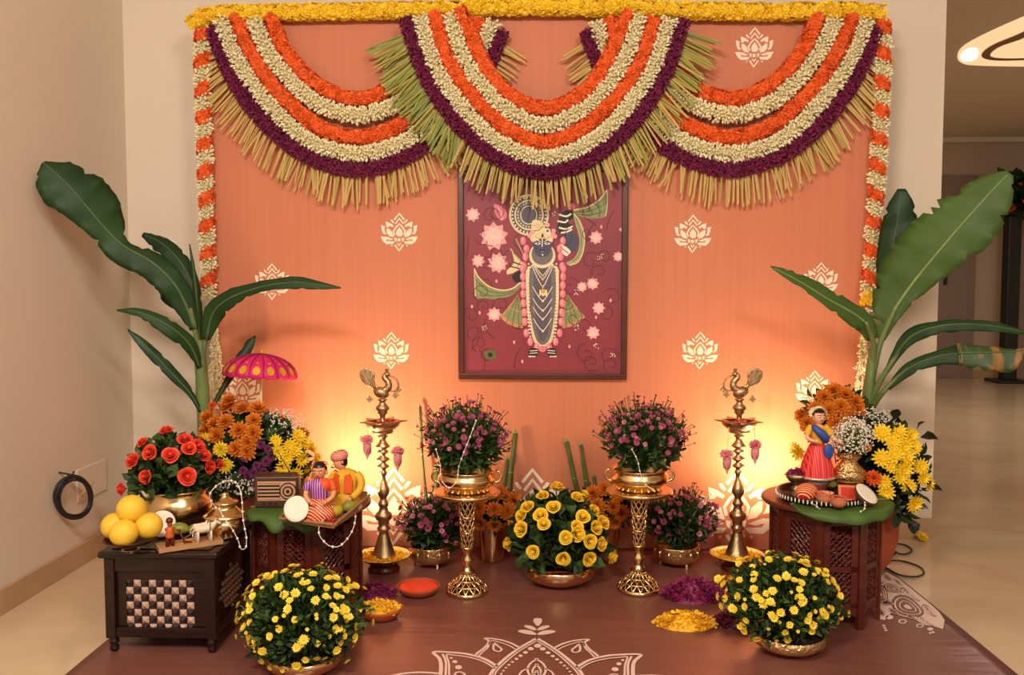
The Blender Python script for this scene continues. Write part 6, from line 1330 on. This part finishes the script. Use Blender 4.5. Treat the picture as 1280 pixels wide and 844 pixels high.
# doll
dp = Vector((U(1021, 590, 2.60).x, 2.60, ZR)); t = thing('dancing_doll', dp, 'painted dancing doll in a red skirt and blue sash on the right table', 'doll', rz=.15)
REDSK = striped('red_pleats', srgb(214, 26, 34), srgb(240, 96, 84), 55, 'X', 0); BLUE = mat('blue_sash', srgb(44, 80, 160), .5, var=.15); YBL = mat('yellow_blouse', srgb(236, 176, 40), .55, var=.1); SILV = mat('silver_trim', srgb(214, 196, 180), .35, .5)
pot(t, [(0, 0), (.030, 0), (.031, .03), (.028, .034), (0, .034)], mat('doll_base', srgb(150, 60, 40), .5), 24, 'base'); pot(t, [(0.0312, .020), (.0322, .020), (.0322, .030), (.0312, .030)], SILV, 24, 'base_band')
V = []; F = []; n_ = 64; prof = [(.050, .036), (.049, .044), (.043, .075), (.034, .105), (.024, .130), (.017, .142)]
for i, (r_, z_) in enumerate(prof):
    for k in range(n_): a = 2*PI*k/n_; rr_ = r_*(1+.05*(1 if k % 4 < 2 else -1)*(1-i/6)); V.append((rr_*math.cos(a), rr_*math.sin(a), z_))
for i in range(len(prof)-1):
    for k in range(n_): F.append((i*n_+k, i*n_+(k+1) % n_, (i+1)*n_+(k+1) % n_, (i+1)*n_+k))
M().add(V, F, smooth=True).build('pleated_skirt', REDSK, t)
pot(t, [(.0505, .036), (.0525, .037), (.0520, .043), (.0500, .043)], SILV, 40, 'hem_band'); pot(t, [(.0175, .138), (.020, .139), (.020, .148), (.0175, .148)], GOLD, 24, 'belt')
M().add(*g_sphere((.020, -.030, .118), (.016, .008, .024), 12, 8), smooth=True).build('sash_fold', BLUE, t)
M().add(*g_lathe([(.0165, .142), (.0175, .150), (.021, .164), (.0225, .176), (.018, .190), (.008, .196)], 20), smooth=True).build('torso', YBL, t)
M().add(*g_tube(smooth_path([(-.018, -.006, .190), (-.008, -.022, .178), (.008, -.024, .162), (.018, -.016, .148)], 4), [.009, .010, .011, .011, .012, .013, .013, .013, .013, .012, .012, .012, .011], 10), smooth=True).build('sash', BLUE, t)
limb(t, 'sleeve', [(-.020, 0, .188), (-.030, -.004, .178), (-.036, -.008, .166)], [.010, .0105, .010], YBL); limb(t, 'arm', [(-.036, -.008, .168), (-.038, -.018, .156), (-.024, -.034, .150)], [.006, .0055, .0045], SKINP); hand(t, (-.021, -.036, .150), (1, -.3, .2), .005, SKINP)
limb(t, 'sleeve', [(.020, 0, .188), (.032, -.002, .176), (.038, -.006, .162)], [.010, .0105, .010], YBL); limb(t, 'arm', [(.038, -.006, .164), (.046, -.016, .150), (.052, -.030, .146)], [.006, .0055, .0045], SKINP); hand(t, (.054, -.034, .146), (.6, -1, 0), .005, SKINP)
hd, TH = doll_head(t, Vector((.002, -.002, .217)), .0205, .05, SKINP, 0.05)
M().add(*g_sphere((.002, -.0215, .227), (.0016, .001, .0016), 8, 6)).build('bindi', LIP, hd)
m_ = M(); a = rng.uniform(0, PI, 60); m_.scatter(SPK, np.c_[.002+.021*np.cos(a), .004+rng.uniform(-.008, .008, 60), .220+.022*np.sin(a)], rand_rots(60, np.c_[np.cos(a), -.4+0*a, np.sin(a)])*.007); m_.build('flower_headdress', CREAM, t)
for rr_ in (.013, .018): M().add(*g_tube([(rr_*math.cos(a), -.008+.015*math.sin(a), .190-(.6*rr_ if math.sin(a) < 0 else 0)) for a in np.linspace(0, 2*PI, 18, endpoint=False)], .0013, 5, False, True)).build('necklace', GOLD, t)
for s in (-1, 1): M().add(*g_sphere((.002+s*.019, -.006, .210), .003, 8, 6), smooth=True).build('earring', GOLD, t)
# brass water pot with baby's breath
kp = Vector((U(1060, 590, 2.60).x, 2.60, ZR)); t = thing('brass_kalash', kp, 'engraved brass pot holding white baby breath behind the tray', 'pot'); pot(t, [(0, 0), (.026, 0), (.028, .005), (.022, .010), (.040, .026), (.047, .046), (.042, .066), (.028, .080), (.024, .088), (.036, .100), (.037, .103), (.033, .102), (.02, .088), (.03, .07), (.035, .045), (0, .02)], BRASS_HAM, 36, 'body')
for z_, r_ in ((.030, .0425), (.062, .0438)): M().add(*g_tube([(r_*math.cos(a), r_*math.sin(a), z_) for a in np.linspace(0, 2*PI, 28, endpoint=False)], .0016, 5, False, True)).build('engraved_ring', BRASS, t)
gy = thing('baby_breath_bunch', kp+Vector((0, 0, .09)), 'bunch of white baby breath in the engraved brass pot', 'flowers'); gyps(gy, kp+Vector((.01, 0, .155)), (.062, .05, .06), 650, -.7, 'sprays', 90)
foliage(gy, kp+Vector((.01, 0, .14)), (.05, .04, .05), 200, .018, [LEAFM, JGREEN], LEAFN, -.8, .1)
# footed cup of purple petals
cp = onR(996, 612); t = thing('footed_cup', cp, 'small brass footed cup at the left of the round tray', 'cup'); pot(t, [(0, 0), (.018, 0), (.019, .003), (.010, .010), (.010, .016), (.022, .024), (.031, .036), (.033, .048), (.031, .048), (.02, .03), (0, .026)], BRASS_OLD, 28, 'cup')
petals('purple_petals', cp+Vector((0, 0, .040)), .027, .027, .018, 150, .012, [PURP, MAGENTA], 'purple petals in the small brass footed cup', flat=1.1)
o = M().add(*g_sphere((0, 0, .026), (.034, .026, .026), 22, 14), smooth=True).build('thread_ball', REDST, None, loc=onR(1008, 627), rz=.4); tag(o, 'red and cream striped ball of thread on the round tray', 'thread ball')
for px, py, r_, lab, nm in ((1031, 630, .026, 'larger clay cup at the front of the round tray', 'clay_cup'), (1048, 634, .023, 'smaller clay cup next to the orange packet', 'clay_cup')):
    q = onR(px, py); o = pot(None, [(0, 0), (r_*.55, 0), (r_*.9, r_*.4), (r_, r_*.75), (r_*.85, r_*1.1), (r_*.95, r_*1.25), (r_*.85, r_*1.25), (r_*.7, r_*1.0), (0, r_*.5)], mat('clay_rose', srgb(196, 112, 78), .6, var=.1), 24, nm); o.location = q; tag(o, lab, 'cup', 'small clay cups on the round tray')
    petals('cup_petals', q+Vector((0, 0, r_*.9)), r_*.62, r_*.62, .006, 40, .008, [mat('crimson_petal', (0, 0, 0)), ORANGE] if px > 1040 else [CREAM, ORANGE], 'petals in the %s clay cup' % ('smaller' if px > 1040 else 'larger'))
fruit(onR(1040, 612), .04, .014, .5, 'pale green fruit behind the clay cups'); fruit(onR(1052, 607), .034, .013, -.4, 'yellow green fruit behind the orange packet', MATS['yellow_mango'])
# orange packet leaning on the fruit
q = onR(1063, 628); t = thing('orange_packet', q, 'orange red packet leaning on the round tray', 'packet', rz=-.25)
TP = Matrix.Translation((0, 0, .0008)) @ Matrix.Rotation(-.75, 4, 'X')
M().add(*g_box((0, 0, .026), (.062, .006, .052)), T=TP).build('sleeve', mat('packet_paper', srgb(222, 120, 84), .5), t, bevel=.001); M().add(*g_box((0, -.0036, .026), (.046, .0012, .036)), T=TP).build('window', mat('packet_red', srgb(204, 50, 26), .5, var=.2), t)
coconut(tp_(1086, 636, ZL)+Vector((0, .02, 0)), .036, (.45, -.5, .75), 'half coconut at the right of the round tray')
pearl_string('pearl_string', [onR(1014, 634)+Vector((0, -.004, .012)), U(1030, 639, tc_.y-.126), U(1048, 641, tc_.y-.128), U(1066, 641, tc_.y-.118), onR(1080, 639)+Vector((0, 0, .004)), onR(1080, 630)+Vector((0, 0, .014)), U(1077, 618, tc_.y-.03), U(1072, 607, tc_.y-.01)], 'string of white beads along the front of the round tray', .003, .022)

# ============================================================ floor odds and ends
cab = mat('green_cable', srgb(30, 62, 40), .5)
def cable(pts, lab, r=.003):
    P = smooth_path([tuple(G(px, py, z)) for px, py, z in pts], 10); t = thing('floor_cable', P[0], lab, 'cable'); M().add(*g_tube(P, r, 6), smooth=True).build('cable', cab, t, world=True)
    M().add(*g_tube([P[-1], Vector(P[-1])+(Vector(P[-1])-Vector(P[-3])).normalized()*.02], r*1.5, 8)).build('end_cap', BLACK, t, world=True)
cable([(1098, 688, .008), (1112, 680, .005), (1130, 681, .004), (1140, 688, .004), (1130, 693, .004), (1114, 690, .004), (1106, 694, .005), (1112, 698, .004), (1118, 692, .008)], 'small loop of green cable on the floor behind the right table')
cable([(1104, 702, .008), (1125, 701, .004), (1148, 708, .004), (1155, 716, .004), (1145, 721, .004), (1125, 719, .004), (1110, 711, .005), (1104, 708, .005)], 'large loop of green cable on the floor by the right table')
t = thing('fallen_flower', Vector((U(1153, 664, 3.27).x, 3.27, .0015)), 'yellow flower head fallen on the floor by the wall', 'flower')
inst(H_MUMY, 'flower_head', t, (0, -.0, .014), zquat((.2, -.5, .85), 0), .026); M().add(*g_tube([(0, .004, .02), (.012, .016, .003)], .0022, 6)).build('stem', LEAFM, t)
# flowers on the far pedestal
fp_ = ped.location+Vector((0, 0, 1.65)); t = thing('pedestal_flowers', fp_, 'dark leafy arrangement with orange blooms on the black pedestal', 'flowers')
foliage(t, fp_+Vector((.05, 0, .12)), (.24, .2, .2), 500, .14, [LEAFD, LEAFD], LEAF, -.6, .1)
auto(t, H_MARI, 'marigold', 26, fp_+Vector((.05, 0, .10)), (.23, .2, .18), .045, -.6)
